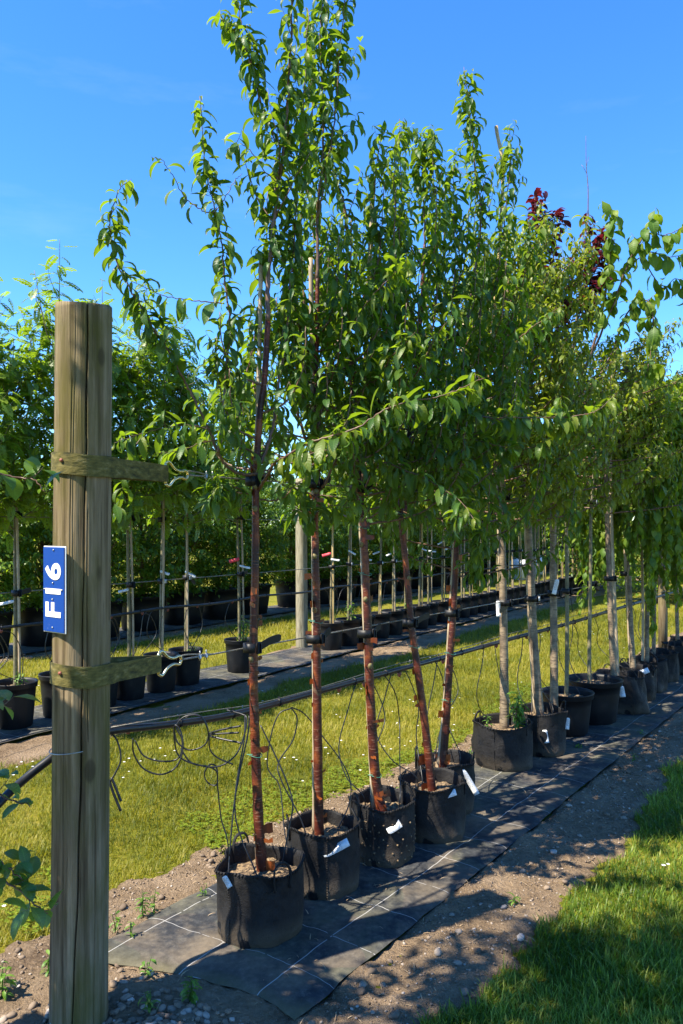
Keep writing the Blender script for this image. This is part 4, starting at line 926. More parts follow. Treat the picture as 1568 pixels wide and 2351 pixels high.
# second tree
t2 = thing('cherry_tree', 'red-barked cherry tree in the second bag from the sign post', 'tree', gnd(735, 1935, .22)); rg = random.Random(102); lv = Leaves(102)
P2 = trunk_mesh(tr([3.66, 3.7, 3.72], (735, 1952), (733, 1925), (728, 1600), (727, 1400), (723, 1200), (727, 1129), (729, 1039), (727, 940), (725, 859), (728, 739), (729, 640)), .0235, .0105, 2, t2, M['red_bark'], 16)
branch(t2, lv, tr([3.72, 3.7, 3.66], (729, 642), (729, 559), (729, 472), (736, 405), (743, 315), (740, 220), (735, 110), (740, 0), (744, -120)), .0095, .002, rg, SP, SZ, .33, 13, (.18, .42), latstart=.08)
branch(t2, lv, tr([3.7, 3.72], (693, 420), (694, 373), (716, 270), (716, 193), (728, 100), (752, 20)), .0045, .0014, rg, .022, SZ, .35, 7, (.12, .3))
branch(t2, lv, tr([3.7, 3.6], (729, 500), (752, 380), (772, 240), (779, 130), (790, 20), (795, -50)), .005, .0014, rg, .022, SZ, .4, 8, (.12, .3))
branch(t2, lv, tr([3.7, 3.8], (722, 1060), (678, 928), (690, 853), (699, 799), (700, 700), (690, 560), (693, 420)), .008, .003, rg, SP, SZ, .3, 6, (.12, .3), leafstart=.25)
branch(t2, lv, tr([3.7, 3.6, 3.4], (728, 1130), (751, 1100), (790, 1010), (823, 905), (868, 866), (898, 821), (925, 795), (955, 762)), .008, .0014, rg, .016, .10, .5, 4, (.08, .18), leafstart=.2)
branch(t2, lv, tr([3.7, 3.55, 3.4], (727, 1000), (760, 850), (790, 780), (823, 723), (868, 666), (913, 621), (935, 600)), .006, .0012, rg, .016, .10, .5, 5, (.08, .2), leafstart=.2)
branch(t2, lv, tr([3.7, 3.5], (727, 1140), (700, 1130), (670, 1120), (640, 1128)), .004, .0014, rg, .024, .09, .42, 2, (.08, .15))
branch(t2, lv, tr([3.68, 3.5], (725, 1180), (745, 1165), (775, 1160), (805, 1165)), .004, .0014, rg, .018, .10, .42, 2, (.06, .14))
branch(t2, lv, tr([3.68, 3.5], (724, 1190), (710, 1180), (690, 1172), (672, 1170)), .004, .0014, rg, .020, .10, .45, 2, (.06, .12))
extra(t2, lv, P2, rg, 20, .56, .90, .42, .50, 3)
lv.build('foliage', CHERRY, M['cherry_leaf'], t2)
flakes(t2, sub_path(P2, 0, .62), .0235, .018, 12, 44); knots(t2, P2, .02, (.30, .36, .44, .50), 4)

# third tree
t3 = thing('cherry_tree', 'red-barked cherry tree in the bag dotted with holes', 'tree', gnd(880, 1885, .22)); rg = random.Random(103); lv = Leaves(103)
P3 = trunk_mesh(tr([3.94, 4.0, 4.03], (884, 1905), (878, 1870), (862, 1780), (850, 1600), (843, 1400), (836, 1250), (829, 1150), (815, 1000), (806, 829), (800, 750), (797, 690)), .0265, .011, 3, t3, M['red_bark'], 16)
branch(t3, lv, tr([4.03, 4.0], (797, 695), (796, 620), (795, 530), (788, 463), (772, 414), (761, 382), (755, 330)), .0095, .002, rg, SP, SZ, .33, 9, (.14, .34), latstart=.1)
branch(t3, lv, tr([4.02, 4.0], (798, 715), (774, 649), (756, 574), (748, 520)), .006, .0018, rg, SP, SZ, .33, 4, (.1, .25))
branch(t3, lv, tr([4.0, 3.95, 3.9], (828, 1120), (842, 1000), (860, 880), (874, 740), (868, 620), (858, 500), (862, 400), (878, 296)), .008, .0014, rg, .020, SZ, .32, 14, (.12, .36), leafstart=.2)
branch(t3, lv, tr([4.0, 4.05, 4.0], (824, 1080), (862, 950), (896, 800), (915, 650), (914, 520), (905, 430), (916, 305)), .008, .0014, rg, .020, SZ, .35, 14, (.12, .36), leafstart=.2)
branch(t3, lv, tr([4.0, 3.7, 3.5], (829, 1140), (871, 1064), (928, 1080), (991, 1106), (1057, 1151), (1090, 1195)), .006, .0012, rg, .021, .10, .45, 4, (.08, .2), leafstart=.15)
branch(t3, lv, tr([4.0, 3.85], (832, 1180), (846, 1190), (880, 1165), (900, 1120), (930, 1080)), .006, .0014, rg, .03, .09, .4, 2, (.1, .2), leafstart=.4)
branch(t3, lv, tr([4.0, 3.6, 3.5], (820, 1050), (900, 930), (960, 850), (1010, 760), (1050, 720)), .006, .0012, rg, .021, .10, .42, 4, (.1, .22), leafstart=.25)
extra(t3, lv, P3, rg, 32, .54, .97, .56, .62, 3)
lv.build('foliage', CHERRY, M['cherry_leaf'], t3)
flakes(t3, sub_path(P3, 0, .62), .0265, .019, 13, 40); knots(t3, P3, .022, (.34, .42, .5, .56), 5)

# fourth tree, leaning left
t4 = thing('cherry_tree', 'dark red cherry tree leaning to the left, in the bag shaded by its neighbour', 'tree', gnd(993, 1830, .22)); rg = random.Random(104); lv = Leaves(104)
P4 = trunk_mesh(tr([4.27, 4.33, 4.4], (996, 1850), (993, 1825), (980, 1700), (962, 1560), (944, 1430), (932, 1300), (920, 1180), (922, 1130), (930, 1060), (942, 980), (955, 850), (968, 700), (975, 560)), .024, .008, 4, t4, M['red_bark'], 16)
branch(t4, lv, tr([4.4, 4.4], (975, 565), (973, 470), (968, 380), (969, 318)), .0065, .0014, rg, .020, SZ, .35, 12, (.1, .32))
branch(t4, lv, tr([4.36, 4.3], (940, 990), (975, 850), (1000, 700), (1004, 550), (996, 420), (991, 314)), .0075, .0014, rg, .020, SZ, .36, 14, (.12, .34), leafstart=.2)
branch(t4, lv, tr([4.36, 4.5], (935, 1040), (990, 920), (1030, 760), (1045, 600), (1040, 470), (1041, 350)), .0075, .0014, rg, .020, SZ, .33, 14, (.12, .36), leafstart=.2)
branch(t4, lv, tr([4.33, 3.95, 3.85], (926, 1100), (1000, 960), (1033, 935), (1123, 959), (1168, 959), (1233, 959), (1305, 957), (1339, 952), (1373, 941), (1413, 905)), .007, .0013, rg, .015, .105, .55, 6, (.08, .2), leafstart=.2)
branch(t4, lv, tr([4.33, 4.0], (924, 1120), (1000, 1020), (1084, 1010), (1138, 1022), (1183, 1028), (1243, 1026)), .006, .0013, rg, .016, .10, .5, 5, (.08, .2), leafstart=.2)
branch(t4, lv, tr([4.33, 4.1], (924, 1115), (960, 1090), (1010, 1085), (1060, 1110)), .005, .0013, rg, .022, .095, .4, 4, (.08, .2))
extra(t4, lv, P4, rg, 34, .52, .97, .60, .62, 3)
lv.build('foliage', CHERRY, M['cherry_leaf'], t4)
flakes(t4, sub_path(P4, 0, .56), .024, .019, 14, 30); knots(t4, P4, .02, (.4, .48), 6)

# fifth tree, leaning right
t5 = thing('cherry_tree', 'red-barked cherry tree leaning right with orange peeling patches above its bag', 'tree', gnd(1015, 1785, .22)); rg = random.Random(105); lv = Leaves(105)
P5 = trunk_mesh(tr([4.64, 4.7, 4.75], (1013, 1800), (1016, 1775), (1025, 1650), (1034, 1500), (1041, 1400), (1047, 1280), (1052, 1150), (1058, 1000), (1064, 860), (1068, 757)), .0235, .012, 5, t5, M['red_bark'], 16)
branch(t5, lv, tr([4.75, 4.75, 4.7], (1068, 762), (1085, 650), (1100, 550), (1104, 470), (1092, 400), (1086, 330), (1076, 250), (1066, 155)), .010, .0014, rg, .020, SZ, .35, 15, (.12, .34))
branch(t5, lv, tr([4.75, 4.65, 4.6], (1066, 800), (1084, 767), (1104, 707), (1134, 662), (1150, 580), (1162, 470), (1172, 380), (1169, 286)), .009, .0014, rg, .020, SZ, .38, 16, (.12, .36), leafstart=.15)
branch(t5, lv, tr([4.72, 4.4, 4.2], (1058, 1000), (1110, 900), (1160, 820), (1200, 770), (1245, 735), (1290, 700)), .007, .0013, rg, .022, .10, .42, 5, (.1, .22), leafstart=.2)
branch(t5, lv, tr([4.72, 4.5], (1060, 960), (1120, 830), (1180, 720), (1210, 600), (1215, 520)), .007, .0013, rg, .020, SZ, .4, 12, (.12, .34), leafstart=.2)
branch(t5, lv, tr([4.7, 4.3], (1052, 1130), (1080, 1090), (1120, 1110), (1150, 1160), (1160, 1200)), .004, .0013, rg, .022, .10, .38, 2, (.08, .16), leafstart=.3)
branch(t5, lv, tr([4.7, 4.5], (1050, 1180), (1070, 1175), (1090, 1210), (1098, 1290), (1096, 1345)), .0035, .0013, rg, .017, .11, .36, 2, (.06, .12), leafstart=.2)
extra(t5, lv, P5, rg, 38, .52, .98, .62, .62, 3)
lv.build('foliage', CHERRY, M['cherry_leaf'], t5)
flakes(t5, sub_path(P5, 0, .6), .0235, .019, 15, 36, 1.1)

# stakes beside them
stake(tr([3.33, 3.38, 3.42], (592, 1990), (580, 1600), (590, 1000), (596, 800), (599, 596)), .0095, 'weathered round stake behind the tree nearest the sign post')
stake(tr([3.70, 3.72], (722, 1925), (722, 1600), (720, 1300), (720, 1039), (717, 829), (713, 593)), .0115, 'grey round stake left of the second tree trunk, its top bare in the sky')
stake(tr([3.99, 4.03], (858, 1870), (845, 1600), (833, 1300), (828, 1100), (845, 700), (857, 412)), .013, 'pale brown stake behind the trunk above the dotted bag')
stake(tr([4.68, 4.74], (1005, 1780), (1022, 1600), (1038, 1350), (1050, 1100), (1066, 740)), .014, 'brown stake tied left of the tree that leans right')
stake(tr([4.78, 4.8], (1120, 900), (1154, 440), (1139, 290)), .011, 'pale cane tip standing out of the crown that rises highest on the right', 'cane')
stake(tr([4.98, 5.0], (1085, 1130), (1072, 900), (1063, 744)), .010, 'short brown stake end inside the middle of the crowns')
green_ties(P1, .026, (.24,), ['green wire tie round the trunk nearest the sign post']); green_ties(P2, .03, (.29, .52), ['green wire tie low on the second trunk and its stake', 'green wire tie high on the second trunk and its stake'])
green_ties(P3, .03, (.20, .45, .54), ['lowest green wire tie on the trunk above the dotted bag', 'middle green wire tie on the trunk above the dotted bag', 'highest green wire tie on the trunk above the dotted bag']); green_ties(P4, .026, (.30, .50), ['green wire tie low on the trunk that leans left', 'green wire tie high on the trunk that leans left']); green_ties(P5, .032, (.26, .34), ['lower green wire tie on the trunk that leans right', 'upper green wire tie on the trunk that leans right'])

# their bags
BAGS = [((-.335, 3.255), .178, .29, 1, 'black fabric bag nearest the sign post with loose sandy soil', 2.2), ((-.085, 3.66), .170, .29, 2, 'black fabric bag second from the sign post with a large white tag', .1), ((.205, 3.985), .165, .29, 3, 'black fabric bag dotted all over with drain holes', .5), ((.497, 4.285), .182, .29, 4, 'black fabric bag with dusty sunlit side under the left-leaning tree', -.1), ((.612, 4.66), .175, .29, 5, 'black fabric bag hidden behind the left-leaning tree, tag hanging out', -.3)]
for (x, y), r, h, sd, lab, ha in BAGS: grow_bag((x, y, .022), r, h, sd, lab, holes=(sd == 3), ha=ha)
# ties on both wires
for Pk, f_lo, f_up, nmz, rx in ((P1, 1487, 1106, 'the trunk nearest the sign post', .030), (P2, 1466, 1110, 'the second trunk from the sign post', .036), (P3, 1450, 1118, 'the trunk above the dotted bag', .040), (P4, 1430, 1130, 'the trunk that leans left', .034), (P5, 1411, 1152, 'the trunk that leans right', .036)):
    for vv, word in ((f_lo, 'lower'), (f_up, 'upper')):
        c = min(Pk, key=lambda p: abs(VH - (p.z - EYE) * F / p.y - vv)); k = 1 if word == 'lower' else 0
        tree_tie(c + D1 * .004 + N1 * -.012, D1, rx + .004, rx * .80, f'black rubber tie holding {nmz} to the {word} wire', .040, 1 if k else -1, tail=(.11 if (k and Pk in (P1, P4)) or (not k and Pk is P4) else .045), tailup=.03, taild=D1 + N1 * .25)

# ------------------------------------------------------------------ grey-barked young trees further along the near row
def crown(parent, lv, P, rg, n, flo, fhi, reach, rise, lat, sp, sz, tone, r0=.008, droop=.3, latlen=(.12, .32), prof=lambda f: 1.0, mat='twig', hang=0.0, up=.5, az=None):
    for k in range(n):
        g = (k + rg.random()) / n; f = flo + (fhi - flo) * g; i = min(len(P) - 2, int(f * (len(P) - 1))); a = k * 2.4 + rg.uniform(-.5, .5)
        if az is not None: a = rg.uniform(*az)
        d = Vector((math.cos(a), math.sin(a), 0)); rc = reach * rg.uniform(.65, 1.15) * prof(g); rs = rise * rg.uniform(.6, 1.2); p = P[i]
        if hang: pts = [p, p + d * rc * .45 + Vector((0, 0, rs)), p + d * rc * .85 + Vector((0, 0, rs * .5)), p + d * rc + Vector((0, 0, -hang * rg.uniform(.3, .6))), p + d * rc * 1.03 + Vector((rg.uniform(-.08, .08), rg.uniform(-.08, .08), -hang * rg.uniform(.7, 1.1)))]
        else: pts = [p, p + d * rc * .5 + Vector((0, 0, rs * .2)), p + d * rc * .85 + Vector((0, 0, rs * .55)), p + d * rc * 1.05 + Vector((0, 0, rs))]
        branch(parent, lv, pts, r0, .0016, rg, sp, sz, tone, lat, latlen, droop=droop, mat=mat, up=up)
def grey_tree(name_label, pts, r0, r1, seed, mat='grey_bark'):
    base = pts[0]; t = thing('young_tree', name_label, 'tree', base); P = trunk_mesh(pts, r0, r1, seed, t, M[mat], 14, .06); return t, P
POTB = .022
# T6: dense small leaves in tiers
t6, P6 = grey_tree('straight grey-barked tree in the sunlit bag beside a green willow weed', tr([5.53, 5.6], (1158, 1705), (1158, 1680), (1157, 1500), (1154, 1300), (1152, 1160), (1156, 1000), (1160, 800), (1166, 640)), .034, .012, 21)
lv = Leaves(201); rg = random.Random(201); crown(t6, lv, P6, rg, 58, .54, .99, .74, .42, 7, .020, .078, .5, prof=lambda f: 1.1 - .7 * f); lv.build('foliage', CHERRY, M['small_leaf'], t6)
t7, P7 = grey_tree('leaning grey-barked tree tied to a stake in the bag beside the sunlit one', tr([5.82, 5.95], (1244, 1672), (1240, 1650), (1228, 1500), (1220, 1350), (1212, 1140), (1212, 980), (1222, 800), (1235, 620)), .034, .011, 22)
lv = Leaves(202); rg = random.Random(202); crown(t7, lv, P7, rg, 58, .53, .99, .78, .44, 7, .020, .080, .55, prof=lambda f: 1.1 - .65 * f); lv.build('foliage', CHERRY, M['small_leaf'], t7)
# T8: broad-leaved cherry with long arms to the upper right
t8, P8 = grey_tree('grey-barked cherry with broad drooping leaves on long arms at the right', tr([6.15, 6.25, 6.3], (1273, 1650), (1272, 1630), (1272, 1500), (1270, 1300), (1272, 1150), (1290, 1020), (1320, 900)), .034, .018, 23)
lv = Leaves(203); rg = random.Random(203); BS = .122
branch(t8, lv, tr([6.3, 6.2, 6.1], (1320, 900), (1360, 800), (1385, 700), (1400, 590), (1405, 520), (1388, 470)), .013, .003, rg, .030, BS, .55, 7, (.10, .25), leafstart=.35, latstart=.4, droop=.8)
branch(t8, lv, tr([6.3, 6.1, 6.0], (1345, 840), (1400, 720), (1440, 610), (1470, 555), (1485, 520), (1520, 540), (1575, 520)), .010, .0025, rg, .034, BS, .5, 6, (.10, .22), leafstart=.3, droop=.7)
branch(t8, lv, tr([6.2, 6.1], (1440, 612), (1490, 580), (1530, 590), (1575, 585), (1600, 600)), .005, .002, rg, .034, BS, .5, 3, (.08, .18), droop=.7)
branch(t8, lv, tr([6.3, 6.1, 6.0], (1310, 930), (1390, 840), (1440, 720), (1485, 690), (1500, 740), (1490, 830), (1478, 880)), .010, .0025, rg, .026, BS, .5, 6, (.08, .2), leafstart=.35, droop=.8)
branch(t8, lv, tr([6.3, 6.1], (1300, 960), (1250, 1010), (1215, 1060), (1205, 1140), (1210, 1210)), .008, .0025, rg, .030, BS, .5, 4, (.08, .2), leafstart=.3, droop=.9)
branch(t8, lv, tr([6.3, 6.1], (1295, 1000), (1310, 1060), (1300, 1110), (1298, 1190)), .006, .0025, rg, .030, BS, .45, 3, (.08, .2), leafstart=.3, droop=.9)
branch(t8, lv, tr([6.2, 6.2], (1480, 600), (1520, 660), (1555, 640), (1590, 700)), .005, .002, rg, .036, BS, .5, 3, (.08, .18), droop=.8)
lv.build('foliage', BROAD, M['broad_leaf'], t8)
# slender purple-leaved tree with a bare leader
t9, P9 = grey_tree('slender tree with dark purple leaves and a bare twig above its top', tr([6.42, 6.5], (1296, 1640), (1300, 1610), (1302, 1400), (1300, 1150), (1302, 980), (1316, 800), (1335, 640)), .018, .009, 24, 'slim_bark')
lv = Leaves(204); rg = random.Random(204)
branch(t9, lv, tr([6.5, 6.6], (1335, 642), (1345, 560), (1350, 490)), .008, .005, rg, .034, .08, .5, 4, (.08, .22), leafstart=.0)
MB().tube([Vector(p) for p in smooth_path(tr([6.6, 6.6], (1350, 492), (1350, 430), (1346, 380), (1345, 312)), 6)], [.005 - .0002 * k for k in range(19)], 6).tube(tr([6.6, 6.6], (1348, 400), (1340, 385), (1335, 378)), .0018, 5).tube(tr([6.6, 6.6], (1347, 380), (1352, 360)), .0016, 5).build('bare_leader', M['twig'], t9)
for pts in (((1320, 780), (1345, 690), (1368, 600), (1374, 540)), ((1310, 860), (1275, 720), (1240, 600), (1228, 520), (1228, 452)), ((1312, 840), (1285, 700), (1268, 560), (1275, 490)), ((1310, 880), (1268, 790), (1256, 720), (1248, 600)), ((1316, 800), (1345, 740), (1355, 660), (1352, 600)), ((1310, 860), (1290, 760), (1300, 680), (1318, 610)), ((1312, 850), (1330, 720), (1388, 640), (1396, 560)), ((1308, 880), (1262, 760), (1222, 660), (1212, 590))):
    branch(t9, lv, tr([6.5, 6.55], *pts), .008, .0025, rg, .020, .085, .5, 9, (.12, .32), leafstart=.3, latstart=.35, droop=.25)
lv.build('foliage', BROAD, M['purple_leaf'], t9)
# flat tiers of fine yellow-green leaves
t10, P10 = grey_tree('tree with thin olive trunk and flat yellow-green tiers in the big plastic pot', tr([6.78, 6.9], (1354, 1600), (1353, 1500), (1356, 1300), (1358, 1150), (1375, 1000), (1400, 900), (1420, 800)), .018, .008, 25, 'slim_bark')
lv = Leaves(205); rg = random.Random(205); crown(t10, lv, P10, rg, 40, .54, .99, .80, .16, 7, .024, .065, .7, prof=lambda f: 1.1 - .5 * f, droop=.2); lv.build('foliage', CHERRY, M['small_leaf'], t10)
t11, P11 = grey_tree('silvery tree trunk beside a grey stake in the slumped bag', tr([7.05, 7.15], (1413, 1590), (1405, 1480), (1398, 1300), (1393, 1160), (1392, 1040), (1400, 930), (1410, 820)), .030, .012, 26)
lv = Leaves(206); rg = random.Random(206); crown(t11, lv, P11, rg, 44, .48, .99, .78, .2, 7, .024, .07, .6, prof=lambda f: 1.15 - .6 * f); lv.build('foliage', CHERRY, M['small_leaf'], t11)
# weeping trees
WEEP = [((7.5, 7.6), [(1455, 1560), (1447, 1400), (1442, 1200), (1440, 1040), (1442, 930)], 'weeping tree with hanging leafy strands, left of the pair', 27, .026), ((8.0, 8.1), [(1484, 1545), (1486, 1400), (1490, 1200), (1490, 1050), (1492, 920)], 'weeping tree with the longest hanging strand reaching down to the bags', 28, .026), ((8.5, 8.6), [(1500, 1530), (1503, 1350), (1508, 1150), (1512, 1000), (1516, 900)], 'weeping tree in front of the far round post at the right', 29, .022), ((9.3, 9.4), [(1556, 1490), (1553, 1350), (1552, 1150), (1556, 1000), (1560, 880)], 'weeping tree cut by the right edge beside the far post', 30, .022)]
for (Ya, Yb), pts, lab, sd, r0 in WEEP:
    t, P = grey_tree(lab, tr([Ya, Yb], *pts), r0, .012, sd); lv = Leaves(200 + sd); rg = random.Random(200 + sd)
    crown(t, lv, P, rg, 40, .66, .99, .55, .22, 2, .028, .095, .46, hang=1.3, droop=.9, up=-1.2, latlen=(.15, .4)); crown(t, lv, P, rg, 22, .7, .99, .55, .3, 5, .026, .085, .6)
    if sd == 28:
        for uu, v1 in ((1497, 1455), (1488, 1400), (1505, 1330)): branch(t, lv, tr([7.9, 7.7], (1490, 1000), (uu - 2, 1100), (uu, 1250), (uu + 1, v1)), .004, .0015, rg, .026, .10, .45, 5, (.08, .16), droop=1.0, up=-1)
    if sd == 27:
        for uu, v1 in ((1392, 1385), (1384, 1340), (1430, 1230)): branch(t, lv, tr([7.5, 7.3], (1440, 1000), (uu + 10, 1080), (uu + 2, 1220), (uu, v1)), .004, .0015, rg, .026, .09, .55, 4, (.08, .16), droop=1.0, up=-1)
    lv.build('foliage', BROAD, M['broad_leaf'], t)
# their pots
grow_bag((1.130, 5.50, .025), .205, .30, 16, 'large sunlit fabric bag with two standing handles and trunk shadows', ha=2.5)
grow_bag((1.475, 5.84, .025), .190, .31, 17, 'fabric bag with a white tag on its rim, right of the large sunlit bag', ha=.1)
plastic_pot((1.83, 6.36, .025), .215, .33, 18, 'smooth black plastic pot half hidden behind the tagged fabric bag')
plastic_pot((2.17, 6.74, .025), .240, .36, 19, 'largest smooth black plastic pot with wide lip, shadow across its side')
grow_bag((2.58, 7.12, .025), .205, .33, 20, 'slumped fabric bag right of the largest plastic pot', lean=(-.05, .02), ha=1.8, wrinkle=1.8)
grow_bag((2.86, 7.60, .025), .185, .31, 21, 'fabric bag with crumpled rim and white tag behind the slumped bag', ha=2.0, wrinkle=1.6)
grow_bag((3.13, 8.02, .025), .190, .31, 22, 'fabric bag under the longest hanging strand', ha=1.5, wrinkle=1.6)
grow_bag((3.45, 8.5, .025), .19, .31, 23, 'fabric bag in front of the far round post', ha=2.0, wrinkle=1.6)
grow_bag((3.86, 8.95, .025), .20, .33, 24, 'dark fabric bag right of the far round post', ha=.7, wrinkle=1.4)
grow_bag((4.14, 9.4, .025), .20, .33, 25, 'dark fabric bag cut by the right edge', ha=1.0, wrinkle=1.4)
# stakes of these
stake(tr([5.66, 5.7], (1164, 1670), (1160, 1500), (1146, 1250), (1142, 1000)), .013, 'grey stake right behind the straight grey trunk')
stake(tr([5.95, 6.0], (1230, 1655), (1215, 1400), (1206, 1140), (1206, 950)), .016, 'pale grey stake left of the leaning grey trunk')
stake(tr([7.15, 7.2], (1420, 1590), (1412, 1400), (1404, 1200), (1400, 1000)), .015, 'smooth grey stake right of the silvery trunk')
stake(tr([7.62, 7.65], (1451, 1555), (1440, 1350), (1432, 1150), (1430, 1000)), .020, 'thick pale stake beside the left weeping trunk')
stake(tr([7.95, 8.0], (1474, 1545), (1476, 1400), (1472, 1200)), .013, 'thin grey stake left of the trunk with the longest strand')
farpost = MB().tube([at(1522, 1525, 9.75), at(1522, 1400, 9.75), at(1521, 1270, 9.8), at(1520, 1120, 9.8)], .055, 20).build('wooden_post', M['post'], None, True, gnd(1522, 1520)); tag(farpost, 'slim round post standing among the bags at the far right', 'post')
# ties
for c, ax, rx, ry, lab, kw in ((at(1157, 1383, 5.56), D1, .052, .042, 'black tie on the straight grey trunk at the lower wire', dict(tail=.18, taild=-D1, tailup=-.05, white=False)), (at(1152, 1141, 5.58), D1, .05, .04, 'black tie on the straight grey trunk at the upper wire', {}), (at(1221, 1374, 5.88), D1, .055, .04, 'black tie with white label on the leaning grey trunk', dict(white=True)), (at(1212, 1139, 5.95), D1, .055, .042, 'black tie on the leaning grey trunk under the leaves', {}), (at(1272, 1362, 6.2), D1, .042, .040, 'black tie with upright white tag on the third grey trunk', {}), (at(1300, 1357, 6.45), D1, .035, .03, 'black tie with hanging strap on the slender dark trunk', dict(tail=.14, taild=(.2, 0, -1), tailup=-.05)), (at(1358, 1152, 6.85), D1, .032, .03, 'tilted black tie with white label high on the thin olive trunk', dict(white=True)), (at(1358, 1340, 6.85), D1, .032, .03, 'black tie with long strap low on the thin olive trunk', dict(tail=.14, taild=D1, tailup=-.05)), (at(1400, 1328, 7.1), D1, .055, .04, 'black tie round the silvery trunk and its stake', {}), (at(1436, 1317, 7.6), D1, .052, .04, 'black tie with white label on the left weeping trunk', dict(white=True)), (at(1486, 1300, 8.05), D1, .05, .04, 'black tie on the trunk with the longest strand', {}), (at(1514, 1301, 9.7), D1, .075, .07, 'black tie on the far round post', {})):
    tree_tie(c, ax, rx, ry, lab, .042, 1, **kw)
# spare buckle strap hanging open on the upper wire
sb = thing('spare_tree_tie', 'open black strap with white label hanging from the upper wire between trunks', 'tree tie', at(1108, 1145, 5.2)); b = MB(); cc = at(1109, 1166, 5.2); pts = [cc + Vector((-.075 * math.cos(a) * (1 if a < 1.57 else .9), .01 * math.sin(a * 2), .062 * math.sin(a) - (0 if a < 3 else .01))) for a in np.linspace(-.6, 3.9, 22)]
vs = []; fs = []
for i, p in enumerate(pts):
    vs += [p + Vector((0, -.018, 0)), p + Vector((0, .018, 0)), p + (cc - p).normalized() * .005 + Vector((0, .018, 0)), p + (cc - p).normalized() * .005 + Vector((0, -.018, 0))]
    if i:
        for k in range(4): k2 = (k + 1) % 4; a = (i - 1) * 4; fs.append((a + k, a + k2, a + 4 + k2, a + 4 + k))
b.add(vs, fs).build('strap', M['black_plastic'], sb); MB().box(cc + Vector((-.062, -.020, -.055)), (.028, .012, .05), None, .003).build('buckle', M['black_plastic'], sb)
MB().box(cc + Vector((-.050, -.0195, .035)), (.042, .0012, .05), Matrix.Rotation(.5, 3, 'Y')).build('white_label', M['white_tag'], sb)

# ------------------------------------------------------------------ drip tubes of the near row
def to3(pts): return tr([3.42, 3.35, 3.28], *pts)
tube_thing(tr([3.5, 3.3, 3.2], (572, 1625), (570, 1680), (553, 1760), (540, 1830), (533, 1890), (527, 1960), (524, 2010)), 'drip tube falling from the pipe into the left side of the first bag')
tube_thing(tr([3.45, 3.3, 3.2], (562, 1640), (560, 1700), (543, 1800), (540, 1870), (556, 1930), (580, 1985), (594, 2022)), 'drip tube curving across the soil of the first bag to the trunk')
tube_thing(tr([3.2, 3.25, 3.2], (415, 1720), (440, 1752), (478, 1760), (497, 1772), (498, 1800), (485, 1802), (472, 1790), (470, 1772), (484, 1755), (498, 1765), (500, 1810), (508, 1880), (520, 1920), (527, 1965)), 'drip tube with a small knotted loop left of the first trunk')
tube_thing(tr([3.0, 3.05, 3.1, 3.2], (305, 1695), (307, 1730), (330, 1765), (370, 1778), (405, 1760), (420, 1720), (415, 1680), (402, 1665), (400, 1690), (410, 1735), (450, 1755), (500, 1760), (540, 1735), (560, 1690), (566, 1650), (556, 1640), (520, 1630)), 'long coiled drip tube looping under the pipe right of the sign post', conn=at(294, 1672, 2.98))
tube_thing(tr([3.05, 3.1], (310, 1700), (330, 1735), (372, 1748), (410, 1740), (418, 1700), (405, 1668), (425, 1645), (460, 1645), (478, 1680), (470, 1710), (435, 1722), (408, 1705), (400, 1680)), 'drip tube coil wound round the pipe right of the sign post')
tube_thing(tr([3.15, 3.2], (425, 1648), (450, 1640), (470, 1655), (479, 1684), (482, 1720), (500, 1740), (535, 1755)), 'short drip tube ending in a spike below the coil')
for pts, w in ((((479, 1684), (510, 1675), (552, 1667)), 'topmost'), (((479, 1686), (515, 1684), (548, 1682)), 'middle'), (((482, 1690), (515, 1698), (555, 1706)), 'lowest')): tube_thing(tr([3.2, 3.15], *pts), w + ' of three drip spikes pointing right beside the first trunk', .0042, None, 'drip spikes beside the first trunk')
tube_thing(tr([2.9, 2.85], (240, 1682), (262, 1690), (275, 1720), (276, 1750), (262, 1780), (250, 1800), (245, 1805)), 'drip tube hanging in a bow against the right side of the sign post')
for pts, w in ((((250, 1790), (260, 1820), (277, 1862)), 'longer'), (((256, 1785), (268, 1815), (278, 1840)), 'shorter')): tube_thing(tr([2.86, 2.85], *pts), w + ' of two black spikes dangling beside the sign post', .005, None, 'spikes dangling by the sign post')
tube_thing(tr([3.75, 3.7, 3.55], (668, 1626), (640, 1640), (622, 1690), (614, 1760), (640, 1800), (648, 1850), (652, 1900), (661, 1950)), 'drip tube swinging left from the red connector into the second bag', conn=on_pipe(2.15)[0] - Vector((0, 0, .012)))
tube_thing(tr([3.75, 3.7, 3.6], (668, 1624), (682, 1650), (672, 1700), (640, 1750), (645, 1790), (690, 1880), (715, 1960)), 'drip tube crossing to the trunk in the second bag')
tube_thing(tr([3.75, 3.8, 3.7], (670, 1624), (700, 1640), (740, 1690), (785, 1750), (805, 1800), (800, 1850), (775, 1905), (765, 1935)), 'drip tube sweeping right behind the second trunk')
tube_thing(tr([3.5, 3.4, 3.3], (598, 1665), (630, 1730), (660, 1800), (672, 1850), (660, 1920), (648, 1985), (652, 2010)), 'drip tube crossing between the first and second trunks')
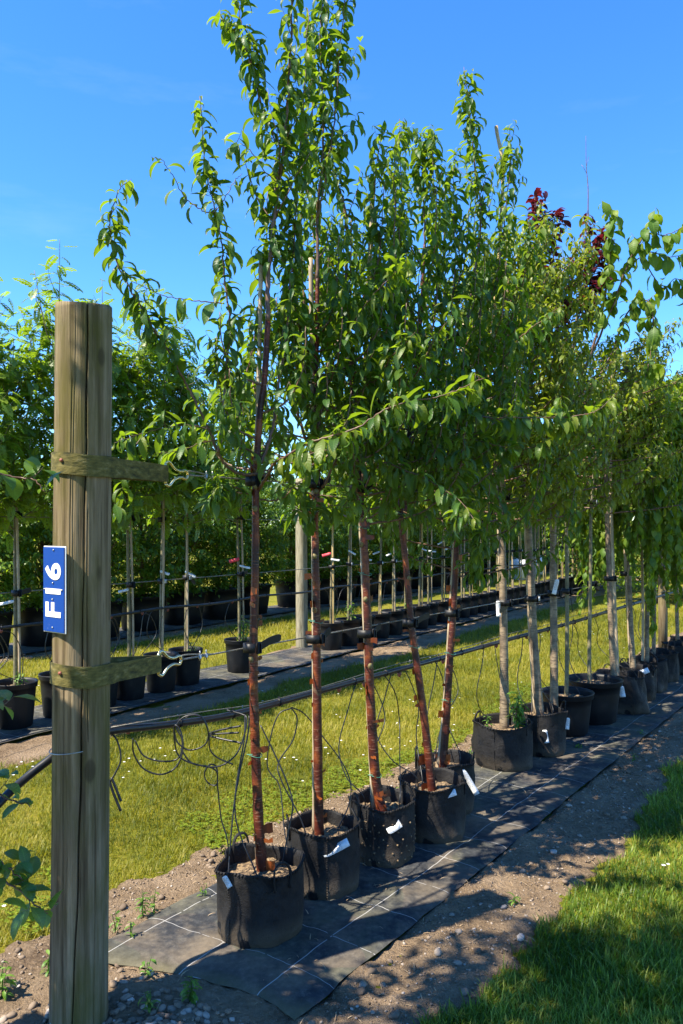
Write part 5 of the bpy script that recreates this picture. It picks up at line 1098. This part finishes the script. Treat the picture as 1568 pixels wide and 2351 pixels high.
for k, (pb_, tp, sg_) in enumerate((((.205, 3.985), 1.06, -1), ((.205, 3.985), 1.2, 1), ((.497, 4.285), 1.42, -1), ((.612, 4.66), 1.80, 1), ((.612, 4.66), 1.95, -1), ((1.13, 5.50), 2.62, -1), ((1.13, 5.5), 2.75, 1), ((1.475, 5.84), 3.2, 1), ((1.475, 5.84), 3.3, -1), ((1.83, 6.36), 3.62, -1), ((1.83, 6.36), 3.75, 1), ((2.17, 6.74), 4.25, 1), ((2.17, 6.74), 4.4, -1), ((2.58, 7.12), 4.85, 1), ((2.86, 7.6), 5.5, -1), ((3.13, 8.02), 6.1, 1), ((3.45, 8.5), 6.6, -1))):
    rg = random.Random(900 + k); s = row1(tp, -.2, .845); e = Vector((pb_[0] + sg_ * .08, pb_[1] - .03, .25)); sw = D1 * sg_ * rg.uniform(.10, .22)
    names = ('left of the dotted-bag trunk', 'right of the dotted-bag trunk', 'left of the left-leaning trunk', 'right of the right-leaning trunk', 'behind the right-leaning trunk', 'left of the straight grey trunk', 'right of the straight grey trunk', 'right of the leaning grey trunk', 'left of the leaning grey trunk', 'left over the half-hidden plastic pot', 'right over the half-hidden plastic pot', 'right over the largest plastic pot', 'left over the largest plastic pot', 'over the slumped bag', 'over the crumpled bag', 'under the weeping strands', 'beside the far round post')
    pts = [s, s + sw * .35 + Vector((0, 0, .015)), s + sw * .9 + Vector((.02, -.03, -.10)), s + sw * 1.25 + N1 * .02 + Vector((0, 0, -.28)), (s + e) * .5 + sw * .8 + Vector((0, 0, -.12)), e + sw * .15 + Vector((0, 0, .10)), e]
    tube_thing(pts, 'drip tube looping down ' + names[k], .0032, row1(tp, -.2, .845) if k % 2 == 0 else None)
    if k % 2 == 0 and k < 10:
        e2 = e + D1 * .04; pts = [s, s - sw * .3 + Vector((0, 0, .005)), s - sw * .6 + N1 * .05 + Vector((0, 0, -.2)), (s + e2) * .5 - sw * .3 + Vector((0, 0, -.05)), e2 + Vector((0, 0, .08)), e2]
        tube_thing(pts, 'second drip tube, thinner loop ' + names[k], .003)

# ------------------------------------------------------------------ white plant tags
tag_strip(at(514, 2012, 3.09), (.5, 0, -.9), (0, -1, .2), .05, .022, 'small folded white tag on the rim of the first bag')
tag_strip(at(742, 1962, 3.50), (.82, .1, .38), (-.2, -.9, .5), .125, .036, 'large white printed tag leaning on the rim of the second bag')
tag_strip(at(889, 1908, 3.82), (.8, .1, .45), (-.3, -.8, .5), .075, .040, 'crumpled white tag at the rim of the dotted bag', curl=.35)
tag_strip(at(999, 1833, 4.12), (.95, 0, .30), (-.1, -.85, .5), .115, .034, 'white printed tag lying across the soil of the left-leaning tree')
tag_strip(at(940, 1835, 4.14), (.1, 0, -1), (-.2, -1, .1), .075, .022, 'blank narrow white tag hanging left on the bag of the left-leaning tree')
tag_strip(at(1061, 1768, 4.52), (.52, -.1, -.85), (-.3, -1, .1), .16, .034, 'long white barcode tag hanging off the hidden fifth bag')
tag_strip(at(1250, 1676, 5.64), (.15, 0, -1), (-.2, -1, .1), .095, .040, 'white tag hanging on the outside of the bag beside the sunlit one')
tag_strip(at(1304, 1648, 5.75), (-.1, 0, -1), (-.2, -1, .1), .085, .032, 'white tag at the right rim under the bag handle')
tag_strip(at(1280, 1330, 6.1), (-.25, 0, -1), (-.3, -1, .1), .12, .034, 'white tag standing up on the lower wire at the third grey trunk')
tag_strip(at(1316, 1048, 6.3), (.28, 0, -1), (-.3, -1, .1), .16, .040, 'white tag hanging high among the purple leaves')
tag_strip(at(1143, 1380, 5.5), (.05, 0, -1), (-.3, -1, .1), .11, .030, 'grey white tag hanging below the tie of the straight grey trunk')
tag_strip(at(1425, 1575, 6.9), (.2, 0, -1), (-.4, -1, .2), .10, .05, 'curled white tag inside the slumped bag', curl=.35)
tag_strip(at(1462, 1548, 7.4), (.8, 0, .3), (-.3, -1, .4), .12, .05, 'crumpled white tag at the crumpled rim', curl=.35)
tag_strip(at(1547, 1525, 8.75), (.05, 0, -1), (-.3, -1, .1), .12, .07, 'square white tag on the dark bag at the right edge')

# ------------------------------------------------------------------ rowans behind the lawn
ROW2 = []; a0 = row2(0, 0)
def rowan_proto(seed, h, top):
    rg = random.Random(seed); t = thing('rowan_tree', 'x', 'tree', (0, 0, 0), 'rowan trees in the row behind the lawn'); lx, ly = rg.uniform(-.03, .03), rg.uniform(-.03, .03)
    pts = [Vector((0, 0, .28)), Vector((lx * .3, ly * .3, .9)), Vector((lx * .8, ly, 1.5)), Vector((lx * 1.2, ly, 2.0)), Vector((lx, ly + .02, 2.7)), Vector((lx + .03, ly, h))]
    P = trunk_mesh(pts, .020, .005, seed, t, M['slim_bark'], 9, .06, 6, flare=.2); lv = Leaves(seed); mb = MB(); lv.along(sub_path(P, .62, 1), rg, .055, .155, .5, .15, 0)
    for k in range(24):
        f = .48 + .5 * (k + rg.random()) / 24; i = min(len(P) - 2, int(f * (len(P) - 1))); a = k * 2.4 + rg.uniform(-.5, .5); d = Vector((math.cos(a), math.sin(a), 0)); rc = (.50 - .30 * (f - .48) / .5) * rg.uniform(.7, 1.2); rs = rg.uniform(.3, .7)
        p = P[i]; Q = [Vector(x) for x in smooth_path([p, p + d * rc * .5 + Vector((0, 0, rs * .3)), p + d * rc + Vector((0, 0, rs))], 5)]; mb.tube(Q, [.007 - .0005 * j for j in range(len(Q))], 5); lv.along(Q, rg, .052, .150, .48, .2, .15)
        for j in range(3): twig(mb, lv, Q[3 + 2 * j], d + Vector((rg.uniform(-1, 1), rg.uniform(-1, 1), .3)), rg.uniform(.15, .35), .004, rg, .052, .145, .55, .3, .2)
    mb.build('branches', M['slim_bark'], t); lv.build('foliage', ROWAN, M['rowan_leaf'], t); return t
rp = [rowan_proto(301, 3.35, 0), rowan_proto(302, 3.1, 0), rowan_proto(303, 3.45, 0)]
pp2 = plastic_pot((0, 0, 0), .180, .37, 40, 'x', 'black plastic pots of the rowan row')
POS2 = [(-1.66, 'rowan at the far left edge'), (-1.24, 'leaning rowan left of the sign post'), (-.80, 'rowan hidden behind the sign post'), (-.36, 'rowan peeping right behind the sign post'), (.0, 'first rowan clear of the sign post'), (.42, 'second rowan clear of the sign post'), (.80, 'last rowan before the gap'), (1.66, 'lone rowan left of the far post')]
ordn = ['first', 'second', 'third', 'fourth', 'fifth', 'sixth', 'seventh', 'eighth', 'ninth', 'tenth', 'eleventh', 'twelfth', 'thirteenth', 'fourteenth', 'fifteenth', 'sixteenth', 'seventeenth', 'eighteenth', 'nineteenth', 'twentieth', 'twenty-first', 'twenty-second', 'twenty-third', 'twenty-fourth', 'twenty-fifth', 'twenty-sixth', 'twenty-seventh', 'twenty-eighth', 'twenty-ninth', 'thirtieth', 'thirty-first', 'thirty-second', 'thirty-third', 'thirty-fourth']
for k in range(34): POS2.append((3.55 + .44 * k, f'{ordn[k]} rowan right of the far post'))
us = [0, 0, 0]; rg = random.Random(77); firstpot = True; w2 = []
for k, (t, lab) in enumerate(POS2):
    p = row2(t, rg.uniform(-.03, .03), .03); v = k % 3; rot = rg.uniform(0, 6.28); sc_ = rg.uniform(.92, 1.06)
    if us[v] == 0: o = rp[v]; o.location = p; o.rotation_euler = (0, 0, rot); o.scale = (sc_,) * 3
    else: o = copy_thing(rp[v], p, rot, sc_)
    us[v] = 1; o['label'] = 'slim ' + lab + ', light green feathery leaves'
    if firstpot: q = pp2; q.location = p; firstpot = False
    else: q = copy_thing(pp2, p, rot)
    q['label'] = 'black plastic pot of the ' + lab
    mt = 'cane' if (k > 7 and k % 3) else 'bamboo'; b0 = p + N2 * .03 + D2 * rg.uniform(-.02, .05) + Vector((0, 0, .26)); b1_ = b0 + Vector((rg.uniform(-.05, .03), rg.uniform(-.03, .03), 1.72)); stake([b0, b0.lerp(b1_, .5) + Vector((.006, 0, 0)), b1_], .0125 if k > 7 else .011, 'upright cane tied to the ' + lab, mt, 'canes in the rowan row')
    for zz, wd_ in ((1.15, 'lower'), (1.78, 'upper')):
        tree_tie(Vector((p.x + .01, p.y, zz + rg.uniform(-.02, .02))), D2, .034, .030, f'black tie at the {wd_} wire on the {lab}', .05, 1, tail=(.12 if rg.random() < .35 else .0), taild=D2 - N2 * .3, tailup=rg.uniform(-.07, .03), white=(zz < 1.3 and rg.random() < .5), group='tree ties in the rowan row')
    if k != 2 and (k < 18):
        red = k in (7, 8); zt = rg.uniform(1.22, 1.42) if k > 7 else rg.uniform(1.05, 1.3)
        tag_strip(Vector((p.x, p.y - .03, zt)), (rg.choice((-1, 1)), -.1, rg.uniform(-.6, -.1)), (0, -1, .35), rg.uniform(.09, .13), .026, 'white plant label tied to the ' + lab, curl=rg.uniform(.1, .3), group='white labels in the rowan row')
        if red: tag_strip(Vector((p.x, p.y - .03, zt + .08)), (-1, -.1, -.3), (0, -1, .3), .12, .04, 'red plant label tied to the ' + lab, 'red_tag', .2)
ap = gnd(693, 1491); post2 = post_mesh(ap.x, ap.y, .080, 2.35, (-.004, 0), 5, False, 40, 20).build('wooden_post', M['far_post'], base=ap); tag(post2, 'pale grey far post in the rowan row standing behind the second trunk', 'post')
cable(row2(-5, -.03, 1.15), row2(15, -.03, 1.15), .005, 'lower wire strung along the rowan row', clip=False)
cable(row2(-5, -.03, 1.78), row2(15, -.03, 1.78), .005, 'upper wire strung along the rowan row', clip=False)
pipe('irrigation_pipe', [row2(-5 + .5 * k, .04, .86 + .012 * math.sin(k * 1.9)) for k in range(41)], .013, 'black irrigation pipe slung along the rowan row', [.6 + .5 * k for k in range(36)], None, None)
rg = random.Random(78)
for k, (t, lab) in enumerate(POS2[:20]):
    for j in range(2 if k < 12 else 1):
        s = row2(t + rg.uniform(-.25, .2), .04, .85); e = row2(t + rg.uniform(-.06, .06), .06, .32); sw = D2 * rg.choice((-1, 1)) * rg.uniform(.06, .2)
        tube_thing([s, s + sw * .6 - Vector((0, 0, .05)), s + sw + Vector((0, .0, -.22)), (s + e) * .5 + sw * .5 - Vector((0, 0, .1)), e + Vector((0, 0, .06)), e], ('drip tube' if j == 0 else 'second drip tube') + ' looping into the pot of the ' + lab, .0038, s if j == 0 else None, 'drip tubes in the rowan row', sub=5)

# ------------------------------------------------------------------ hornbeams in wide tubs behind the rowans, trees further off
def hornbeam_proto(seed, h, rx, clumps, group, name='hornbeam_tree', lm='hornbeam_leaf', zlo=.52, r=.045, sz=.072, per=34, sp=.13, z0=.46):
    rg = random.Random(seed); t = thing(name, 'x', 'tree', (0, 0, 0), group); P = trunk_mesh([Vector((0, 0, z0)), Vector((.02, .01, zlo + .3)), Vector((-.02, .02, h * .6)), Vector((0, 0, h * .93))], r, .012, seed, t, M['twig'], 9, .08, 6)
    lv = Leaves(seed); mb = MB()
    for _ in range(clumps):
        z = zlo + (h - zlo) * rg.random() ** .9; f = (z - zlo) / (h - zlo); w = rx * min(1, .55 + f * 2.2) * (1 - max(0, f - .72) ** 1.5 * 4.2 if f > .72 else 1) * rg.uniform(.9, 1.1); a = rg.uniform(0, 6.283); rr = w * rg.random() ** .45
        c = Vector((rr * math.cos(a), rr * math.sin(a), z)); o = Vector((c.x, c.y, .25 * rx)); o.normalize(); tn = rg.gauss(.42, .16)
        i = min(len(P) - 1, max(0, int((z - .25 - z0) / (h * .93 - z0) * (len(P) - 1)))); 
        if rg.random() < .3: mb.tube([P[i], P[i].lerp(c, .55) + Vector((0, 0, .03)), c], [.009, .006, .003], 4)
        for k in range(per):
            d = Vector((rg.gauss(0, 1), rg.gauss(0, 1), rg.gauss(0, .6))); p = c + d * sp * .6; fw = o * .7 + Vector((rg.gauss(0, .6), rg.gauss(0, .6), -.45)); lv.add(p, fw, o * .6 + Vector((rg.gauss(0, .35), rg.gauss(0, .35), .9)), sz * rg.uniform(.7, 1.2), tn + rg.gauss(0, .14))
    mb.build('branches', M['twig'], t); lv.build('foliage', QUADS, M[lm], t); return t
hb = [hornbeam_proto(401, 2.55, .64, 290, 'hornbeams in wide tubs'), hornbeam_proto(402, 2.4, .60, 270, 'hornbeams in wide tubs'), hornbeam_proto(403, 2.7, .60, 280, 'hornbeams in wide tubs')]
tub = plastic_pot((0, 0, 0), .42, .54, 50, 'x', 'wide black tubs of the hornbeams'); used = [0, 0, 0]; ft = True; rg = random.Random(79)
T3 = [-2.7, -1.75, -.85, .1, 1.0, 1.9, 2.85] + [4.3 + .92 * k for k in range(24)]
wd3 = ['leftmost of all', 'second from the left', 'third from the left', 'beside the sign post', 'between the sign post and first cherry', 'second between the sign post and first cherry', 'last before the gap'] + [f'{ordn[k]} right of the gap' for k in range(24)]
for k, t in enumerate(T3):
    p = row3(t, rg.uniform(-.05, .05), .035); v = k % 3; rot = rg.uniform(0, 6.28)
    if not used[v]: o = hb[v]; o.location = p; o.rotation_euler = (0, 0, rot)
    else: o = copy_thing(hb[v], p, rot, rg.uniform(.92, 1.05))
    used[v] = 1; o['label'] = 'dense dark green hornbeam in a wide tub, ' + wd3[k]
    if ft: q = tub; q.location = p; ft = False
    else: q = copy_thing(tub, p, rot)
    q['label'] = 'wide black tub of the hornbeam ' + wd3[k]
# bushy small trees and tall trees further back
bt = [hornbeam_proto(411, 4.6, 1.25, 260, 'tall trees beyond the nursery rows', 'background_tree', 'rowan_leaf', 1.2, .07, .13, 30, .26, 0.0), hornbeam_proto(412, 5.2, 1.4, 280, 'tall trees beyond the nursery rows', 'background_tree', 'hornbeam_leaf', 1.0, .08, .14, 30, .28, 0.0)]
bt.append(hornbeam_proto(413, 3.3, 1.2, 200, 'tall trees beyond the nursery rows', 'background_tree', 'hornbeam_leaf', .35, .05, .11, 30, .24, 0.0))
BT3 = [(7.0, 17.5), (8.6, 19.2), (9.6, 17.6), (8.2, 15.2), (10.4, 21), (12.2, 23), (6.6, 20.5)]
BT = [(-14, 30), (-11.6, 27), (-9.0, 31), (-6.4, 27.5), (-4.2, 30), (-1.6, 27), (.8, 31), (3.2, 29), (5.8, 33), (8.4, 30), (11, 33), (13.6, 31), (16.2, 35), (18.6, 33), (20.5, 37), (23, 36), (26, 39), (-16.5, 34), (-19, 31), (14.6, 24.5), (17.8, 28), (12.6, 20.5), (11.0, 17.0)]
for k, (x, y) in enumerate(BT):
    o = bt[k % 2] if k < 2 else copy_thing(bt[k % 2], (0, 0, 0)); o.location = (x, y, -.02); o.rotation_euler = (0, 0, k * 1.7); o.scale = (1 + .1 * math.sin(k * 3),) * 2 + (.78 + .16 * math.sin(k * 2.3),)
    o['label'] = ('leafy green tree far behind the rows, ' + (f'{ordn[k]} of the back line counted from the left' if k < 17 else ['beyond the left frame side', 'left of the frame beyond the rows', 'right behind the weeping trees', 'right end behind the weeping trees', 'low behind the far right bags', 'nearest behind the right bags'][k - 17]))
# small potted shrubs seen under the rowan crowns
for k, (u, v, hh) in enumerate(((668, 1362, .55), (760, 1340, .5))):
    p = gnd(u, v + 35); plastic_pot(p, .19, .34, 60 + k, ('black pot left of the far post in the gap', 'black pot right of the far post under the hornbeams')[k]); o = hornbeam_proto(421 + k, 1.7, .38, 60, None, 'potted_shrub', 'hornbeam_leaf', .5, .015, .07, 24, .12, .3); o.location = p; o['label'] = ('leafy shrub in the black pot left of the far post', 'leafy shrub in the black pot right of the far post')[k]; o['category'] = 'shrub'
for k, (u, v) in enumerate(((1168, 1322), (1228, 1318), (1196, 1330))):
    p = gnd(u, v); t = thing('white_sack', ('white sack far off between the grey trunks', 'white sack far off, rightmost of three', 'white sack far off, middle of three')[k], 'sack', p); MB().lathe(p, [(.30, 0), (.36, .1), (.37, .4), (.33, .58), (.24, .62), (.05, .6)], 20, lambda q, z, i: Vector((.03 * math.sin(q * 3 + k), .03 * math.cos(q * 2), .02 * math.sin(q * 4)))).build('sack_body', M['sign_white'], t)

# ------------------------------------------------------------------ beech beside the camera, its neighbour, and weeds
be = thing('beech_tree', 'beech with wavy leaves reaching in at the left edge', 'tree', (-1.62, 2.10, 0)); rg = random.Random(501); lv = Leaves(501)
PB = trunk_mesh([Vector((-1.62, 2.10, .0)), Vector((-1.61, 2.11, .8)), Vector((-1.64, 2.10, 1.6)), Vector((-1.62, 2.09, 2.5))], .025, .008, 501, be, M['grey_bark'], 12)
crown(be, lv, PB, rg, 44, .44, .93, .24, .10, 4, .026, .085, .45, latlen=(.08, .2))
def reach(pts, sp=.042, sz=.060, lat=2): branch(be, lv, pts, .006, .0015, rg, sp, sz, .45, lat, (.08, .16), leafstart=.55, latstart=.6, droop=.15)
reach(tr([2.10, 2.3, 2.3], (-600, 1250), (-250, 1120), (-60, 1075), (30, 1095), (75, 1100), (105, 1130)), .034)
reach(tr([2.10, 2.35], (-600, 1650), (-250, 1560), (-60, 1600), (25, 1625)), .04, .075, 1)
reach(tr([2.10, 2.3, 2.3], (-600, 1900), (-250, 1780), (-60, 1800), (20, 1835), (70, 1850)), .036)
reach(tr([2.10, 2.25, 2.25], (-600, 2050), (-250, 1960), (-60, 1950), (10, 1985), (50, 2020)), .030, .062, 3)
reach(tr([2.10, 2.25, 2.25], (-600, 2150), (-250, 2060), (-60, 2020), (20, 2030), (75, 2070), (110, 2100)), .028, .062, 3)
lv.build('foliage', BEECH, M['beech_leaf'], be)
sh = hornbeam_proto(502, 5.2, .56, 230, None, 'beech_tree', 'beech_leaf', 1.7, .03, .09, 20, .16, 0.0); sh.location = (-1.60, 1.36, 0); sh['label'] = 'taller beech left of the camera whose crown shades the grass'; sh['category'] = 'tree'

def weed(p, h, n, seed, label, leafsize=.05, spread=.3):
    rg = random.Random(seed); t = thing('weed_plant', label, 'weed', p); lv = Leaves(seed); mb = MB()
    for k in range(n):
        a = rg.uniform(0, 6.28); ln = rg.uniform(0, spread); hh = h * rg.uniform(.6, 1.1); d = Vector((math.cos(a) * ln, math.sin(a) * ln, 1)); Q = [Vector(p) + Vector((math.cos(a), math.sin(a), 0)) * .008, Vector(p) + d * hh * .5, Vector(p) + d * hh + Vector((0, 0, -.1 * ln * hh))]; Q = [Vector(x) for x in smooth_path(Q, 4)]
        mb.tube(Q, [.0022, .0022, .002, .002, .0018, .0016, .0014, .0012, .001], 5); lv.along(Q, rg, .018 * max(1, leafsize / .05), leafsize, .5, .1, .08, 1.1)
    mb.build('stems', M['weed_leaf'], t); lv.build('foliage', WEED, M['weed_leaf'], t); return t
for i, (u, v, h, n, lab, ls) in enumerate(((325, 2105, .13, 4, 'tallest feathery weed in the bare earth right of the sign post', .035), (352, 2095, .10, 3, 'smaller weed beside the feathery weed near the mat corner', .03), (268, 2140, .09, 3, 'weed close to the right foot of the sign post', .03), (300, 2160, .08, 3, 'low weed between the post foot and the mat corner', .03), (466, 2065, .07, 2, 'little weed in front of the mat edge left of the first bag', .03), (335, 2245, .07, 3, 'weed sprouting at the near mat corner', .035), (440, 2300, .09, 5, 'dark thistle-like weed shaded at the mat front edge', .045), (345, 2320, .08, 3, 'shaded weed by the stones at the post foot', .035), (110, 2235, .08, 4, 'weed left of the sign post foot', .04), (8, 2290, .12, 4, 'weed cut by the lower left corner', .05), (920, 1845, .10, 3, 'weed behind the bag of the left-leaning tree', .04), (1083, 1745, .09, 3, 'weed between the fifth bag and the sunlit bag', .035), (1180, 2075, .04, 3, 'flat weed on the bare path below the grass edge', .04), (1330, 1720, .05, 3, 'small weed on the mat below the largest plastic pot', .04), (1470, 1690, .05, 3, 'tiny weed on the mat edge under the bags', .04), (1455, 1745, .05, 3, 'tiny weed on the path right of the mat', .04))):
    weed(gnd(u, v, .015), h, n, 600 + i, lab, ls)
weed(at(1190, 1672, 5.45), .30, 8, 640, 'tall bright green willow weed growing in the sunlit bag', .075, .22)
weed(at(1120, 1672, 5.42), .10, 3, 641, 'little reddish weed at the left rim of the sunlit bag', .04)
weed(at(1330, 1630, 6.3), .10, 3, 642, 'weed in the half-hidden plastic pot', .05)
weed(at(1385, 1602, 6.65), .12, 5, 643, 'grassy weed in the largest plastic pot', .08, .6)
weed(at(1330, 1592, 6.72), .12, 4, 644, 'weed left of the thin trunk in the largest plastic pot', .06, .5)
rg = random.Random(80)
for k in (0, 1, 4, 5, 6, 7, 9, 10, 12, 13):
    t, lab = POS2[k]; big = k in (7, 9); weed(row2(t, .03, .31) + D2 * rg.uniform(-.06, .06), .40 if big else rg.uniform(.12, .2), 7 if big else 5, 650 + k, ('tall fern-like' if big else 'small green') + ' weed in the pot of the ' + lab, .07 if big else .05, .3)

for k, (x, y) in enumerate(BT3):
    o = bt[2] if k == 0 else copy_thing(bt[2], (0, 0, 0)); o.location = (x, y, -.02); o.rotation_euler = (0, 0, k * 2.1); o.scale = (1 + .1 * math.sin(k * 3),) * 2 + (1 + .12 * math.sin(k * 2.3),)
    o['label'] = 'low bushy tree behind the right bags, ' + ('standing nearest the rowan row end', 'second to its right', 'at the right frame edge', 'nearest of all behind the weeping strands', 'further back in the middle', 'furthest to the back right', 'behind the slender purple tree')[k]
